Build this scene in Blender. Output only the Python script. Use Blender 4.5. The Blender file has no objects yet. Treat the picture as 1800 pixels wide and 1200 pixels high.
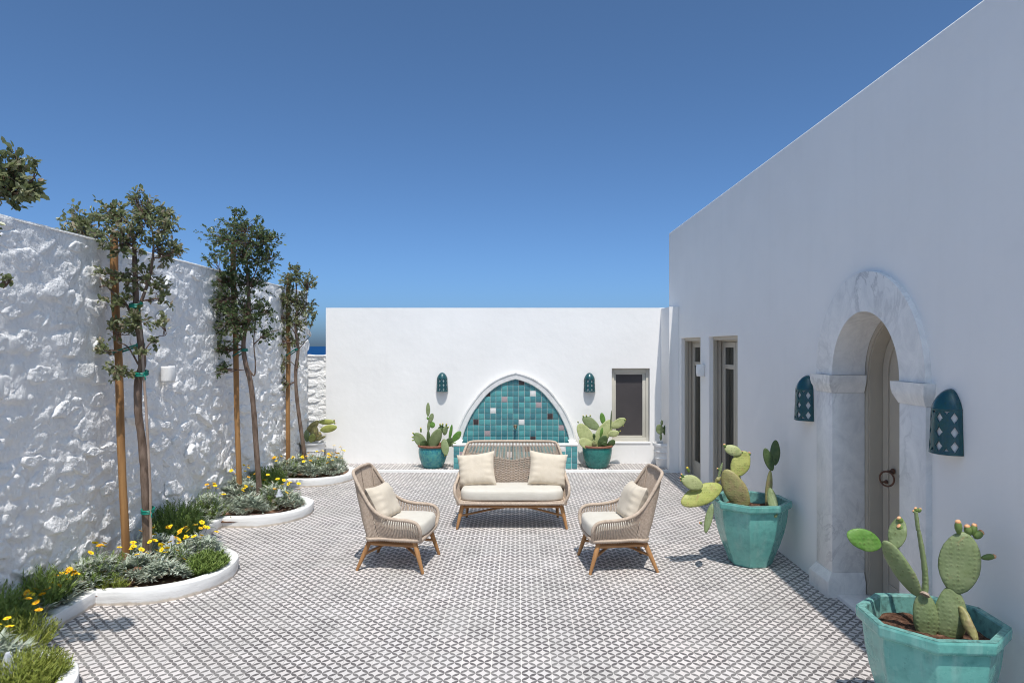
import bpy, bmesh, math, random
import numpy as np
from mathutils import Vector, Matrix, noise

# ---------------------------------------------------------------- camera, light, exposure
scene = bpy.context.scene
COL = scene.collection
EYE = 2.13                                  # camera height above the courtyard floor
cam = bpy.data.cameras.new("camera")
cam.lens = 24.0
cam.sensor_width = 36.0
cam.shift_x = -10.0 / 1800.0
cam.shift_y = 8.0 / 1800.0
cam.clip_start = 0.05
cam.clip_end = 90000.0
cam_ob = bpy.data.objects.new("camera", cam)
COL.objects.link(cam_ob)
cam_ob.location = (0, 0, EYE)
cam_ob.rotation_euler = (math.radians(90), 0, 0)
scene.camera = cam_ob

SUN = Vector((0.0735, -0.43, 1.0)).normalized()
ELEV = math.asin(SUN.z)
AZIM = math.atan2(SUN.x, SUN.y)

world = bpy.data.worlds.new("World")
scene.world = world
world.use_nodes = True
wn = world.node_tree
wn.nodes.clear()
w_out = wn.nodes.new("ShaderNodeOutputWorld")
w_bg = wn.nodes.new("ShaderNodeBackground")
w_sky = wn.nodes.new("ShaderNodeTexSky")
w_sky.sky_type = 'NISHITA'
w_sky.sun_disc = False
w_sky.sun_elevation = ELEV
w_sky.sun_rotation = AZIM
w_sky.altitude = 0
w_sky.air_density = 0.4
w_sky.dust_density = 2.1
w_sky.ozone_density = 10
w_bg.inputs['Strength'].default_value = 0.136
w_tint = wn.nodes.new("ShaderNodeMix")              # a deep, slightly violet Aegean blue over the whole dome
w_tint.data_type = 'RGBA'
w_tint.blend_type = 'MULTIPLY'
w_tint.inputs[0].default_value = 1.0
w_tint.inputs[7].default_value = (0.895, 1.065, 1.0, 1)
wn.links.new(w_sky.outputs[0], w_tint.inputs[6])
wn.links.new(w_tint.outputs[2], w_bg.inputs[0])
wn.links.new(w_bg.outputs[0], w_out.inputs[0])

sun = bpy.data.lights.new("sun", 'SUN')
sun.energy = 2.62
sun.angle = math.radians(0.53)
sun.color = (1.0, 0.955, 0.89)
sun_ob = bpy.data.objects.new("sun", sun)
COL.objects.link(sun_ob)
sun_ob.location = (2, -4, 20)
sun_ob.rotation_euler = SUN.to_track_quat('Z', 'Y').to_euler()

scene.view_settings.view_transform = 'Standard'
scene.view_settings.look = 'None'
scene.view_settings.gamma = 1.0
scene.view_settings.use_curve_mapping = False
scene.view_settings.exposure = 0.6
scene.render.engine = 'CYCLES'
scene.cycles.max_bounces = 10
scene.cycles.diffuse_bounces = 6
scene.cycles.glossy_bounces = 4
scene.cycles.pixel_filter_type = 'BLACKMAN_HARRIS'
scene.cycles.filter_width = 1.05

# ---------------------------------------------------------------- helpers
RNG = random.Random(7)


def at(x, y, Y):
    """The point at distance Y that the photograph shows at (x, y)."""
    return Vector(((x - 910.0) / 1200.0 * Y, Y, EYE - (y - 608.0) / 1200.0 * Y))


def wloc(o):
    v = Vector((0, 0, 0))
    while o is not None:
        v += o.location
        o = o.parent
    return v


def smooth_path(pts, n):
    """Catmull-Rom through pts, n points per span."""
    pts = [Vector(p) for p in pts]
    out = []
    for i in range(len(pts) - 1):
        p0 = pts[max(i - 1, 0)]
        p1, p2 = pts[i], pts[i + 1]
        p3 = pts[min(i + 2, len(pts) - 1)]
        for k in range(n):
            t = k / n
            out.append(0.5 * ((2 * p1) + (p2 - p0) * t + (2 * p0 - 5 * p1 + 4 * p2 - p3) * t * t
                              + (3 * p1 - p0 - 3 * p2 + p3) * t ** 3))
    out.append(pts[-1].copy())
    return out


class MB:
    def __init__(self):
        self.v = []
        self.f = []
        self.m = []
        self.t = []
        self.slot = 0

    def add(self, vs, fs, tint=0.0):
        o = len(self.v)
        self.v.extend([tuple(p) for p in vs])
        self.f.extend([tuple(i + o for i in f) for f in fs])
        self.m.extend([self.slot] * len(fs))
        self.t.extend([tint] * len(vs))
        return self

    def box(self, x0, x1, y0, y1, z0, z1, bev=0.0):
        if bev <= 0:
            vs = [(x, y, z) for z in (z0, z1) for y in (y0, y1) for x in (x0, x1)]
            fs = [(0, 2, 3, 1), (4, 5, 7, 6), (0, 1, 5, 4), (2, 6, 7, 3), (0, 4, 6, 2), (1, 3, 7, 5)]
            return self.add(vs, fs)
        bm = bmesh.new()
        bmesh.ops.create_cube(bm, size=1.0)
        for v in bm.verts:
            v.co = Vector((x0 + (v.co.x + .5) * (x1 - x0), y0 + (v.co.y + .5) * (y1 - y0), z0 + (v.co.z + .5) * (z1 - z0)))
        bmesh.ops.bevel(bm, geom=list(bm.edges), offset=bev, segments=2, profile=0.5, affect='EDGES', clamp_overlap=True)
        return self.bm(bm)

    def bm(self, bm, M=None):
        bm.verts.index_update()
        vs = [(M @ v.co) if M else v.co.copy() for v in bm.verts]
        fs = [tuple(v.index for v in f.verts) for f in bm.faces]
        bm.free()
        return self.add(vs, fs)

    def prism(self, poly, axis, a0, a1):
        """poly: 2-D outline (counter-clockwise), extruded along axis 0 (YZ), 1 (XZ) or 2 (XY)."""
        def P(p, a):
            return (a, p[0], p[1]) if axis == 0 else (p[0], a, p[1]) if axis == 1 else (p[0], p[1], a)
        n = len(poly)
        vs = [P(p, a0) for p in poly] + [P(p, a1) for p in poly]
        fs = [tuple(range(n)), tuple(range(2 * n - 1, n - 1, -1))]
        for i in range(n):
            j = (i + 1) % n
            fs.append((i, i + n, j + n, j))
        return self.add(vs, fs)

    def tube(self, pts, r, n=8, cap=True, flat=1.0, tint=0.0):
        pts = [Vector(p) for p in pts]
        if not hasattr(r, '__len__'):
            r = [r] * len(pts)
        vs, fs = [], []
        d0 = (pts[1] - pts[0]).normalized()
        up = Vector((0, 0, 1)) if abs(d0.z) < .9 else Vector((1, 0, 0))
        side = d0.cross(up).normalized()
        for i, p in enumerate(pts):
            a = pts[max(i - 1, 0)]
            b = pts[min(i + 1, len(pts) - 1)]
            d = (b - a)
            d = d.normalized() if d.length > 1e-9 else d0
            side = (side - d * side.dot(d))
            side = side.normalized() if side.length > 1e-6 else d.orthogonal().normalized()
            nn = d.cross(side)
            for k in range(n):
                t = 2 * math.pi * k / n
                vs.append(p + side * (math.cos(t) * r[i]) + nn * (math.sin(t) * r[i] * flat))
        for i in range(len(pts) - 1):
            for k in range(n):
                k2 = (k + 1) % n
                fs.append((i * n + k, i * n + k2, (i + 1) * n + k2, (i + 1) * n + k))
        if cap:
            fs.append(tuple(range(n - 1, -1, -1)))
            fs.append(tuple(range((len(pts) - 1) * n, len(pts) * n)))
        return self.add(vs, fs, tint)

    def lathe(self, prof, n, c=(0, 0, 0), rot=0.0, close=True):
        """prof: (radius, z) from the axis outwards and round; open at both ends unless radius 0."""
        vs, fs = [], []
        for (r, z) in prof:
            for k in range(n):
                t = rot + 2 * math.pi * k / n
                vs.append((c[0] + r * math.cos(t), c[1] + r * math.sin(t), c[2] + z))
        for i in range(len(prof) - 1):
            for k in range(n):
                k2 = (k + 1) % n
                fs.append((i * n + k, i * n + k2, (i + 1) * n + k2, (i + 1) * n + k))
        if close:
            fs.append(tuple(range(n - 1, -1, -1)))
            fs.append(tuple(range((len(prof) - 1) * n, len(prof) * n)))
        return self.add(vs, fs)

    def build(self, name, mat, parent=None, smooth=True, angle=35, tint=False, world=True):
        off = wloc(parent) if (parent is not None and world) else Vector((0, 0, 0))
        v = np.array(self.v, dtype=np.float64).reshape(-1, 3) - np.array(off)
        me = bpy.data.meshes.new(name)
        me.from_pydata(v.tolist(), [], self.f)
        mats = mat if isinstance(mat, (list, tuple)) else [mat]
        for m in mats:
            me.materials.append(m)
        if len(mats) > 1:
            me.polygons.foreach_set('material_index', self.m)
        if tint:
            at_ = me.attributes.new('tint', 'FLOAT', 'POINT')
            at_.data.foreach_set('value', self.t)
        me.update()
        if smooth:
            me.shade_smooth() if angle >= 180 else shade_angle(me, angle)
        o = bpy.data.objects.new(name, me)
        COL.objects.link(o)
        o.parent = parent
        return o


def shade_angle(me, angle):
    me.shade_smooth()
    me.set_sharp_from_angle(angle=math.radians(angle))


def tag(o, label=None, cat=None, group=None, kind=None):
    if label:
        o['label'] = label
    if cat:
        o['category'] = cat
    if group:
        o['group'] = group
    if kind:
        o['kind'] = kind
    return o


def thing(name, label, cat, loc=(0, 0, 0), group=None):
    o = bpy.data.objects.new(name, None)
    COL.objects.link(o)
    o.empty_display_size = 0.1
    o.location = loc
    return tag(o, label, cat, group)


def part_empty(name, parent):
    o = bpy.data.objects.new(name, None)
    COL.objects.link(o)
    o.empty_display_size = 0.05
    o.parent = parent
    return o


def share(src, loc, parent, rot=None, scale=None):
    """Another object of the same mesh under parent (world position loc)."""
    o = src.copy()
    COL.objects.link(o)
    o.parent = parent
    o.location = Vector(loc) - (wloc(parent) if parent else Vector((0, 0, 0)))
    if rot is not None:
        o.rotation_euler = rot
    if scale is not None:
        o.scale = scale
    return o


def copy_tree(o, parent=None):
    c = o.copy()
    COL.objects.link(c)
    c.parent = parent
    for ch in list(o.children):
        copy_tree(ch, c)
    return c


# ---------------------------------------------------------------- materials
def nodes(name):
    m = bpy.data.materials.new(name)
    m.use_nodes = True
    nt = m.node_tree
    b = nt.nodes['Principled BSDF']
    return m, nt, b


def nd(nt, typ, **kw):
    n = nt.nodes.new(typ)
    for k, v in kw.items():
        setattr(n, k, v)
    return n


def mathn(nt, op, a, b=None, c=None, clamp=False):
    n = nt.nodes.new('ShaderNodeMath')
    n.operation = op
    n.use_clamp = clamp
    for i, x in enumerate((a, b, c)):
        if x is None:
            continue
        if isinstance(x, (int, float)):
            n.inputs[i].default_value = x
        else:
            nt.links.new(x, n.inputs[i])
    return n.outputs[0]


def rgb(c):
    return (c[0], c[1], c[2], 1.0)


def mix(nt, fac, a, b, mode='MIX'):
    n = nt.nodes.new('ShaderNodeMix')
    n.data_type = 'RGBA'
    n.blend_type = mode
    for sock, x in ((n.inputs[0], fac), (n.inputs[6], a), (n.inputs[7], b)):
        if isinstance(x, (int, float)):
            sock.default_value = x
        elif isinstance(x, tuple):
            sock.default_value = rgb(x)
        else:
            nt.links.new(x, sock)
    return n.outputs[2]


def coord(nt, kind='Object', scale=(1, 1, 1)):
    if kind == 'World':
        s = nt.nodes.new('ShaderNodeNewGeometry').outputs['Position']
    else:
        s = nt.nodes.new('ShaderNodeTexCoord').outputs[kind]
    if scale != (1, 1, 1):
        mp = nt.nodes.new('ShaderNodeMapping')
        mp.inputs['Scale'].default_value = scale
        nt.links.new(s, mp.inputs[0])
        s = mp.outputs[0]
    return s


def noise_tex(nt, co, scale, detail=4, rough=.55, dist=0.0):
    n = nt.nodes.new('ShaderNodeTexNoise')
    n.inputs['Scale'].default_value = scale
    n.inputs['Detail'].default_value = detail
    n.inputs['Roughness'].default_value = rough
    n.inputs['Distortion'].default_value = dist
    nt.links.new(co, n.inputs['Vector'])
    return n.outputs['Fac']


def remap(nt, x, a, b, c=0.0, d=1.0):
    n = nt.nodes.new('ShaderNodeMapRange')
    n.inputs[1].default_value = a
    n.inputs[2].default_value = b
    n.inputs[3].default_value = c
    n.inputs[4].default_value = d
    nt.links.new(x, n.inputs[0])
    return n.outputs[0]


def bump(nt, b, h, strength, dist, prev=None):
    n = nt.nodes.new('ShaderNodeBump')
    n.inputs['Strength'].default_value = strength
    n.inputs['Distance'].default_value = dist
    nt.links.new(h, n.inputs['Height'])
    if prev is not None:
        nt.links.new(prev, n.inputs['Normal'])
    nt.links.new(n.outputs[0], b.inputs['Normal'])
    return n.outputs[0]


def surf(name, c1, c2=None, rough=.6, spec=.5, scale=3.0, detail=5, bumps=(), kind='Object', stretch=(1, 1, 1), lo=.35, hi=.65, rand=None):
    m, nt, b = nodes(name)
    co = coord(nt, kind, stretch)
    if c2 is None:
        b.inputs['Base Color'].default_value = rgb(c1)
    else:
        f = remap(nt, noise_tex(nt, co, scale, detail), lo, hi)
        c = mix(nt, f, c1, c2)
        if rand:
            oi = nt.nodes.new('ShaderNodeObjectInfo')
            r = remap(nt, oi.outputs['Random'], 0, 1, rand[0], rand[1])
            hs = nt.nodes.new('ShaderNodeHueSaturation')
            nt.links.new(r, hs.inputs['Value'])
            nt.links.new(c, hs.inputs['Color'])
            c = hs.outputs[0]
        nt.links.new(c, b.inputs['Base Color'])
    b.inputs['Roughness'].default_value = rough
    b.inputs['Specular IOR Level'].default_value = spec
    prev = None
    for (sc, st, di) in bumps:
        prev = bump(nt, b, noise_tex(nt, co, sc, 4), st, di, prev)
    return m


M = {}
M['plaster'] = surf('white_plaster', (.85, .84, .825), (.81, .80, .79), .9, .25, 1.1, 6, ((4, .22, .03), (45, .12, .004)), 'World')
M['plaster_wall'] = surf('white_smooth_plaster', (.885, .865, .84), (.85, .83, .805), .92, .2, .9, 8, ((1.6, .25, .05), (9, .12, .012), (70, .1, .003)), 'World')
# faint rain streaks and hand-trowelled tone on the smooth walls
def streaks(m):
    nt = m.node_tree
    b = nt.nodes['Principled BSDF']
    src = b.inputs['Base Color'].links[0].from_socket
    co = coord(nt, 'World', (7, 7, .35))
    f = remap(nt, noise_tex(nt, co, 1.0, 6, .6), .52, .74, 0, .05)
    c = mix(nt, f, src, (.55, .535, .50))
    g = remap(nt, noise_tex(nt, coord(nt, 'World', (1, 1, 1)), 2.6, 8, .65, .5), .55, .75, 0, .07)
    c = mix(nt, g, c, (.60, .585, .56))
    nt.links.new(c, b.inputs['Base Color'])


streaks(M['plaster_wall'])
M['lime'] = surf('lime_washed_stone', (.865, .85, .83), (.80, .79, .775), .93, .15, 2.3, 6, ((9, .4, .05), (26, .75, .022), (90, .6, .008)), 'World')
M['kerb'] = surf('white_kerb_paint', (.80, .785, .76), (.70, .685, .66), .85, .3, 4.5, 7, ((6, .3, .012), (60, .25, .004)), 'World', (1, 1, 5))
def base_dirt(m):
    """Sandy splashes along the foot of the kerb."""
    nt = m.node_tree
    b = nt.nodes['Principled BSDF']
    src = b.inputs['Base Color'].links[0].from_socket
    sp = nt.nodes.new('ShaderNodeSeparateXYZ')
    pos = coord(nt, 'World')
    nt.links.new(pos, sp.inputs[0])
    n = noise_tex(nt, pos, 7, 6, .65)
    lim = mathn(nt, 'MULTIPLY', n, .055)
    f = remap(nt, mathn(nt, 'SUBTRACT', lim, sp.outputs[2]), -.004, .012, 0, .7)
    c = mix(nt, f, src, (.52, .42, .31))
    nt.links.new(c, b.inputs['Base Color'])


base_dirt(M['kerb'])
M['riser'] = surf('white_step_edge', (.78, .77, .755), (.7, .69, .67), .85, .3, 5, 5, ((30, .2, .004),), 'World')
M['greige'] = surf('greige_paint', (.49, .44, .355), (.45, .40, .325), .5, .4, 2, 4, ((30, .08, .002),))
M['greige_dark'] = surf('dark_greige_paint', (.20, .19, .165), (.17, .165, .145), .5, .4, 2, 4)
M['beige_frame'] = surf('beige_paint', (.60, .57, .49), (.55, .52, .45), .55, .4, 2, 4)
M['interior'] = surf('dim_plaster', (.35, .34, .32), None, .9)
M['soil'] = surf('dry_reddish_soil', (.19, .105, .065), (.33, .20, .135), .95, .1, 16, 8, ((18, .8, .03), (70, .8, .012)), 'World')
M['pot_soil'] = surf('brown_potting_soil', (.07, .035, .022), (.22, .12, .08), .95, .1, 30, 8, ((35, 1, .02), (110, .9, .01)), 'World', lo=.42, hi=.72)
M['ground'] = surf('dry_ground', (.25, .20, .13), (.16, .15, .09), .95, .1, .15, 8, (), 'World')
M['bark'] = surf('grey_brown_bark', (.10, .068, .05), (.22, .16, .125), .9, .15, 26, 6, ((30, .8, .01), (110, .6, .004)), 'Object', (1, 1, .28))
M['twig'] = surf('reddish_twig', (.115, .07, .05), (.18, .115, .085), .8, .2, 30, 4)
M['stake'] = surf('orange_brown_pole_wood', (.40, .215, .085), (.25, .125, .05), .62, .3, 22, 6, ((40, .35, .005),), 'Object', (1, 1, .06))
M['bamboo'] = surf('pale_cane', (.42, .33, .27), (.30, .22, .17), .6, .35, 20, 4, (), 'Object', (1, 1, .2))
M['tie'] = surf('green_plastic_tie', (.0, .235, .165), (.0, .16, .115), .4, .5, 12)
M['teak'] = surf('teak_wood', (.47, .245, .10), (.33, .16, .062), .5, .35, 16, 6, ((50, .15, .002),), 'Object', (1, 1, .1))
M['teak_dark'] = surf('shaded_teak_wood', (.40, .21, .09), (.29, .145, .06), .5, .35, 16, 6, ((50, .15, .002),), 'Object', (.3, .3, 1))  # the same teak with the shade under the seats put into its colour
M['rope'] = surf('taupe_rope', (.52, .42, .335), (.40, .315, .25), .85, .15, 60, 3, ((220, .5, .003),))
M['rope_rim'] = surf('taupe_rope_wrapping', (.55, .44, .345), (.44, .345, .265), .85, .15, 40, 3)
M['iron'] = surf('rusty_iron', (.085, .045, .03), (.16, .07, .04), .6, .4, 40, 5)
M['brass'] = surf('weathered_brass', (.26, .2, .13), (.16, .12, .085), .45, .5, 40, 5)
M['brass'].node_tree.nodes['Principled BSDF'].inputs['Metallic'].default_value = .7
M['white_pot'] = surf('white_painted_pot', (.78, .775, .765), (.70, .69, .68), .6, .4, 8, 5, ((30, .15, .004),))
M['lamp_white'] = surf('white_lamp_plaster', (.80, .79, .77), (.77, .76, .74), .6, .3, 8, 5)
M['terracotta'] = surf('brown_terracotta', (.30, .13, .08), (.20, .085, .055), .65, .35, 22, 5, ((40, .25, .004),))
M['pipe'] = surf('brown_drip_pipe', (.085, .045, .035), (.12, .07, .05), .55, .4, 20)
M['spot_stone'] = surf('pale_grey_stone', (.55, .57, .62), (.45, .47, .52), .6, .4, 12, 4, ((30, .3, .005),))
M['mortar'] = surf('pale_grout', (.80, .78, .74), (.74, .71, .67), .9, .1, 20)


def fabric(name, c1, c2):
    m, nt, b = nodes(name)
    co = coord(nt, 'Object')
    w1 = nd(nt, 'ShaderNodeTexWave', wave_type='BANDS', bands_direction='X')
    w1.inputs['Scale'].default_value = 130
    w1.inputs['Distortion'].default_value = .6
    w2 = nd(nt, 'ShaderNodeTexWave', wave_type='BANDS', bands_direction='Z')
    w2.inputs['Scale'].default_value = 130
    w2.inputs['Distortion'].default_value = .6
    nt.links.new(co, w1.inputs[0])
    nt.links.new(co, w2.inputs[0])
    weave = mathn(nt, 'MULTIPLY', w1.outputs['Fac'], w2.outputs['Fac'])
    f = remap(nt, noise_tex(nt, co, 9, 6), .3, .7)
    c = mix(nt, f, c1, c2)
    c = mix(nt, mathn(nt, 'MULTIPLY', weave, .12), c, (.45, .38, .29))
    nt.links.new(c, b.inputs['Base Color'])
    b.inputs['Roughness'].default_value = .95
    b.inputs['Specular IOR Level'].default_value = .1
    b.inputs['Sheen Weight'].default_value = .15
    p = bump(nt, b, weave, .15, .002)
    bump(nt, b, noise_tex(nt, co, 14, 3), .25, .012, p)
    return m


M['cushion'] = fabric('cream_canvas', (.66, .575, .465), (.62, .535, .42))
M['seat_cushion'] = fabric('pale_cream_canvas', (.64, .595, .52), (.60, .555, .475))


def floor_material():
    m, nt, b = nodes('patterned_cement_tile')
    pos = coord(nt, 'World')
    sx = nt.nodes.new('ShaderNodeSeparateXYZ')
    nt.links.new(pos, sx.inputs[0])
    u = mathn(nt, 'DIVIDE', mathn(nt, 'SUBTRACT', sx.outputs[0], .024), .1)
    v = mathn(nt, 'DIVIDE', mathn(nt, 'SUBTRACT', sx.outputs[1], .152), .1)
    # slight hand-made wander of the printed edges
    wob = mathn(nt, 'MULTIPLY', mathn(nt, 'SUBTRACT', noise_tex(nt, pos, 60, 2), .5), .05)
    a = mathn(nt, 'ADD', mathn(nt, 'ADD', u, v), wob)
    c = mathn(nt, 'ADD', mathn(nt, 'SUBTRACT', u, v), wob)

    def lens(along, across):
        fa = mathn(nt, 'FRACT', along)
        w = mathn(nt, 'MULTIPLY', mathn(nt, 'MULTIPLY', fa, mathn(nt, 'SUBTRACT', 1.0, fa)), 4 * .19)
        d = mathn(nt, 'ABSOLUTE', mathn(nt, 'SUBTRACT', across, mathn(nt, 'ROUND', across)))
        return remap(nt, mathn(nt, 'SUBTRACT', w, d), -.015, .02)
    mask = mathn(nt, 'MAXIMUM', lens(a, c), lens(c, a))
    cb = nt.nodes.new('ShaderNodeCombineXYZ')
    nt.links.new(mathn(nt, 'FLOOR', mathn(nt, 'DIVIDE', u, 2.0)), cb.inputs[0])
    nt.links.new(mathn(nt, 'FLOOR', mathn(nt, 'DIVIDE', v, 2.0)), cb.inputs[1])
    wnz = nt.nodes.new('ShaderNodeTexWhiteNoise')
    wnz.noise_dimensions = '2D'
    nt.links.new(cb.outputs[0], wnz.inputs['Vector'])
    r = wnz.outputs['Value']
    sc = nt.nodes.new('ShaderNodeSeparateColor')
    nt.links.new(wnz.outputs['Color'], sc.inputs[0])
    dark = mix(nt, mathn(nt, 'POWER', r, 2.2), (.13, .117, .115), (.24, .223, .212))
    dark = mix(nt, remap(nt, noise_tex(nt, pos, 9, 6), .45, .75), dark, (.26, .245, .23))
    white = mix(nt, sc.outputs[1], (.67, .61, .58), (.645, .60, .58))
    white = mix(nt, remap(nt, noise_tex(nt, pos, 1.3, 7), .42, .72), white, (.55, .52, .49))
    cc = mix(nt, mask, white, dark)
    fine = mathn(nt, 'MULTIPLY', remap(nt, noise_tex(nt, pos, 140, 3), .2, .8, .93, 1.05), remap(nt, sc.outputs[2], 0, 1, .93, 1.04))
    fine = mathn(nt, 'MULTIPLY', fine, remap(nt, noise_tex(nt, pos, .55, 6, .6), .35, .7, 1.03, .92))
    hs = nt.nodes.new('ShaderNodeHueSaturation')
    nt.links.new(fine, hs.inputs['Value'])
    nt.links.new(cc, hs.inputs['Color'])
    nt.links.new(hs.outputs[0], b.inputs['Base Color'])
    b.inputs['Roughness'].default_value = .7
    b.inputs['Specular IOR Level'].default_value = .25
    bump(nt, b, noise_tex(nt, pos, 40, 5), .08, .004)
    return m


M['floor'] = floor_material()


def marble_material():
    m, nt, b = nodes('veined_white_marble')
    co = coord(nt, 'World', (1, 1, .8))
    n1 = noise_tex(nt, co, 2.6, 8, .62, 1.4)
    ridge = mathn(nt, 'ABSOLUTE', mathn(nt, 'SUBTRACT', n1, .5))
    vein = remap(nt, ridge, .0, .045, 1.0, 0.0)
    cloud = remap(nt, noise_tex(nt, co, 5.5, 8, .7, .8), .40, .68)
    c = mix(nt, cloud, (.82, .80, .775), (.665, .655, .645))
    c = mix(nt, mathn(nt, 'MULTIPLY', vein, remap(nt, noise_tex(nt, co, 1.2, 3), .45, .7)), c, (.41, .40, .40))
    nt.links.new(c, b.inputs['Base Color'])
    b.inputs['Roughness'].default_value = .38
    b.inputs['Specular IOR Level'].default_value = .4
    bump(nt, b, noise_tex(nt, co, 60, 4), .04, .002)
    return m


M['marble'] = marble_material()


def glaze(name, cols, rough=.22, scale=5, rnd=True, bumps=((9, .12, .012), (50, .1, .003))):
    """Glazed ceramic: clouded tones, another mixture for every object."""
    m, nt, b = nodes(name)
    co = coord(nt, 'Object')
    oi = nt.nodes.new('ShaderNodeObjectInfo')
    f = remap(nt, noise_tex(nt, co, scale, 6, .6, .4), .3, .7)
    c = mix(nt, f, cols[0], cols[1])
    if rnd:
        c = mix(nt, oi.outputs['Random'], c, cols[2])
    else:
        c = mix(nt, remap(nt, noise_tex(nt, co, scale * 4, 5), .45, .75), c, cols[2])
    nt.links.new(c, b.inputs['Base Color'])
    b.inputs['Roughness'].default_value = rough
    b.inputs['Specular IOR Level'].default_value = .5
    p = None
    for (sc, st, di) in bumps:
        p = bump(nt, b, noise_tex(nt, co, sc, 4), st, di, p)
    return m


M['tile_teal'] = glaze('teal_glazed_tile', ((.085, .31, .315), (.12, .38, .375), (.055, .18, .21)), .33, 25, True, ((20, .1, .004),))
M['tile_white'] = glaze('white_glazed_tile', ((.74, .72, .70), (.68, .66, .64), (.72, .70, .68)), .3, 20)
M['tile_pink'] = glaze('pinkish_grey_glazed_tile', ((.40, .30, .31), (.36, .33, .33), (.36, .27, .28)), .35, 20)
M['tile_dark'] = glaze('dark_brown_glazed_tile', ((.05, .035, .036), (.07, .05, .05), (.045, .03, .03)), .35, 20)
M['celadon'] = glaze('sea_green_glaze', ((.135, .40, .345), (.175, .47, .41), (.10, .31, .27)), .2, 4, False)
def lime_streaks(m, col, amt):
    nt = m.node_tree
    b = nt.nodes['Principled BSDF']
    src = b.inputs['Base Color'].links[0].from_socket
    f = remap(nt, noise_tex(nt, coord(nt, 'Object', (14, 14, 1.3)), 1.0, 6, .65), .50, .78, 0, amt)
    c = mix(nt, f, src, col)
    g = remap(nt, noise_tex(nt, coord(nt, 'Object'), 46, 4, .6), .66, .74, 0, .5)
    c = mix(nt, g, c, (.05, .12, .10))
    nt.links.new(c, b.inputs['Base Color'])
    r = remap(nt, noise_tex(nt, coord(nt, 'Object'), 9, 5), .35, .7, .14, .38)
    nt.links.new(r, b.inputs['Roughness'])


lime_streaks(M['celadon'], (.42, .60, .54), .45)
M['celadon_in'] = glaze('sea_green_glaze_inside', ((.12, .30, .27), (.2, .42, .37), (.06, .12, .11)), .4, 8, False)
M['pot_blue'] = glaze('streaked_turquoise_glaze', ((.02, .14, .20), (.06, .29, .30), (.10, .33, .26)), .2, 7, False)
M['pot_teal'] = glaze('deep_teal_glaze', ((.02, .17, .15), (.04, .23, .20), (.015, .12, .11)), .22, 6, False)
M['lantern'] = glaze('blue_green_lantern_glaze', ((.008, .055, .085), (.012, .085, .092), (.016, .07, .06)), .25, 14, False, ((40, .3, .006),))


def water_material(name, c, rough, spec, sc, st):
    m, nt, b = nodes(name)
    co = coord(nt, 'World')
    b.inputs['Base Color'].default_value = rgb(c)
    b.inputs['Roughness'].default_value = rough
    b.inputs['Specular IOR Level'].default_value = spec
    bump(nt, b, noise_tex(nt, co, sc, 5), st, .5)
    return m


M['sea'] = water_material('deep_blue_sea', (.006, .05, .15), .8, .05, .02, .3)
M['basin_water'] = water_material('basin_water', (.03, .16, .16), .06, .5, 20, .01)


def glass_material(name, c, rough=.06):
    m, nt, b = nodes(name)
    b.inputs['Base Color'].default_value = rgb(c)
    b.inputs['Roughness'].default_value = rough
    b.inputs['Specular IOR Level'].default_value = .5
    return m


M['glass'] = glass_material('dark_window_glass', (.022, .023, .019))
M['blind'] = surf('dark_brown_blind', (.075, .066, .066), (.062, .055, .056), .45, .35, 3, 3)


def leaf_material(name, ramp, rough=.45, trans=.25, spec=.4):
    """Leaves: a tone per leaf from the stored tint (0..1), a little light let through."""
    m, nt, b = nodes(name)
    a = nt.nodes.new('ShaderNodeAttribute')
    a.attribute_name = 'tint'
    r = nt.nodes.new('ShaderNodeValToRGB')
    r.color_ramp.interpolation = 'LINEAR'
    e = r.color_ramp.elements
    e[0].position, e[0].color = ramp[0][0], rgb(ramp[0][1])
    e[1].position, e[1].color = ramp[-1][0], rgb(ramp[-1][1])
    for p, c in ramp[1:-1]:
        x = e.new(p)
        x.color = rgb(c)
    nt.links.new(a.outputs['Fac'], r.inputs[0])
    nt.links.new(r.outputs[0], b.inputs['Base Color'])
    b.inputs['Roughness'].default_value = rough
    b.inputs['Specular IOR Level'].default_value = spec
    t = nt.nodes.new('ShaderNodeBsdfTranslucent')
    nt.links.new(r.outputs[0], t.inputs[0])
    mx = nt.nodes.new('ShaderNodeMixShader')
    mx.inputs[0].default_value = trans
    out = nt.nodes['Material Output']
    nt.links.new(b.outputs[0], mx.inputs[1])
    nt.links.new(t.outputs[0], mx.inputs[2])
    nt.links.new(mx.outputs[0], out.inputs[0])
    return m


M['leaf'] = leaf_material('leathery_tree_leaf', [(0, (.06, .08, .03)), (.4, (.16, .19, .075)), (.78, (.31, .32, .18)), (.9, (.38, .34, .23)), (1, (.55, .43, .31))], .36, .42, .5)
M['leaf_dark'] = leaf_material('dark_tree_leaf', [(0, (.04, .07, .028)), (.5, (.11, .155, .06)), (.88, (.22, .26, .12)), (1, (.32, .28, .18))], .36, .42, .5)
M['silver'] = leaf_material('silver_green_blade', [(0, (.26, .31, .22)), (.5, (.46, .51, .41)), (.85, (.62, .66, .58)), (1, (.52, .44, .31))], .6, .2, .25)
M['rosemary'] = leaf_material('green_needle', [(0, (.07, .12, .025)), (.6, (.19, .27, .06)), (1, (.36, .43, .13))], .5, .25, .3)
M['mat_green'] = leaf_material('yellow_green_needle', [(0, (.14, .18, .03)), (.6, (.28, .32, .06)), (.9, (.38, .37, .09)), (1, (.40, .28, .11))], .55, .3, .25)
M['petal'] = surf('yellow_petal', (.88, .68, .02), (.88, .60, .015), .6, .2, 30)
M['petal_orange'] = surf('orange_petal', (.78, .38, .01), (.80, .47, .012), .6, .2, 30)
M['petal_core'] = surf('orange_flower_heart', (.55, .22, .01), None, .7)
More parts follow.
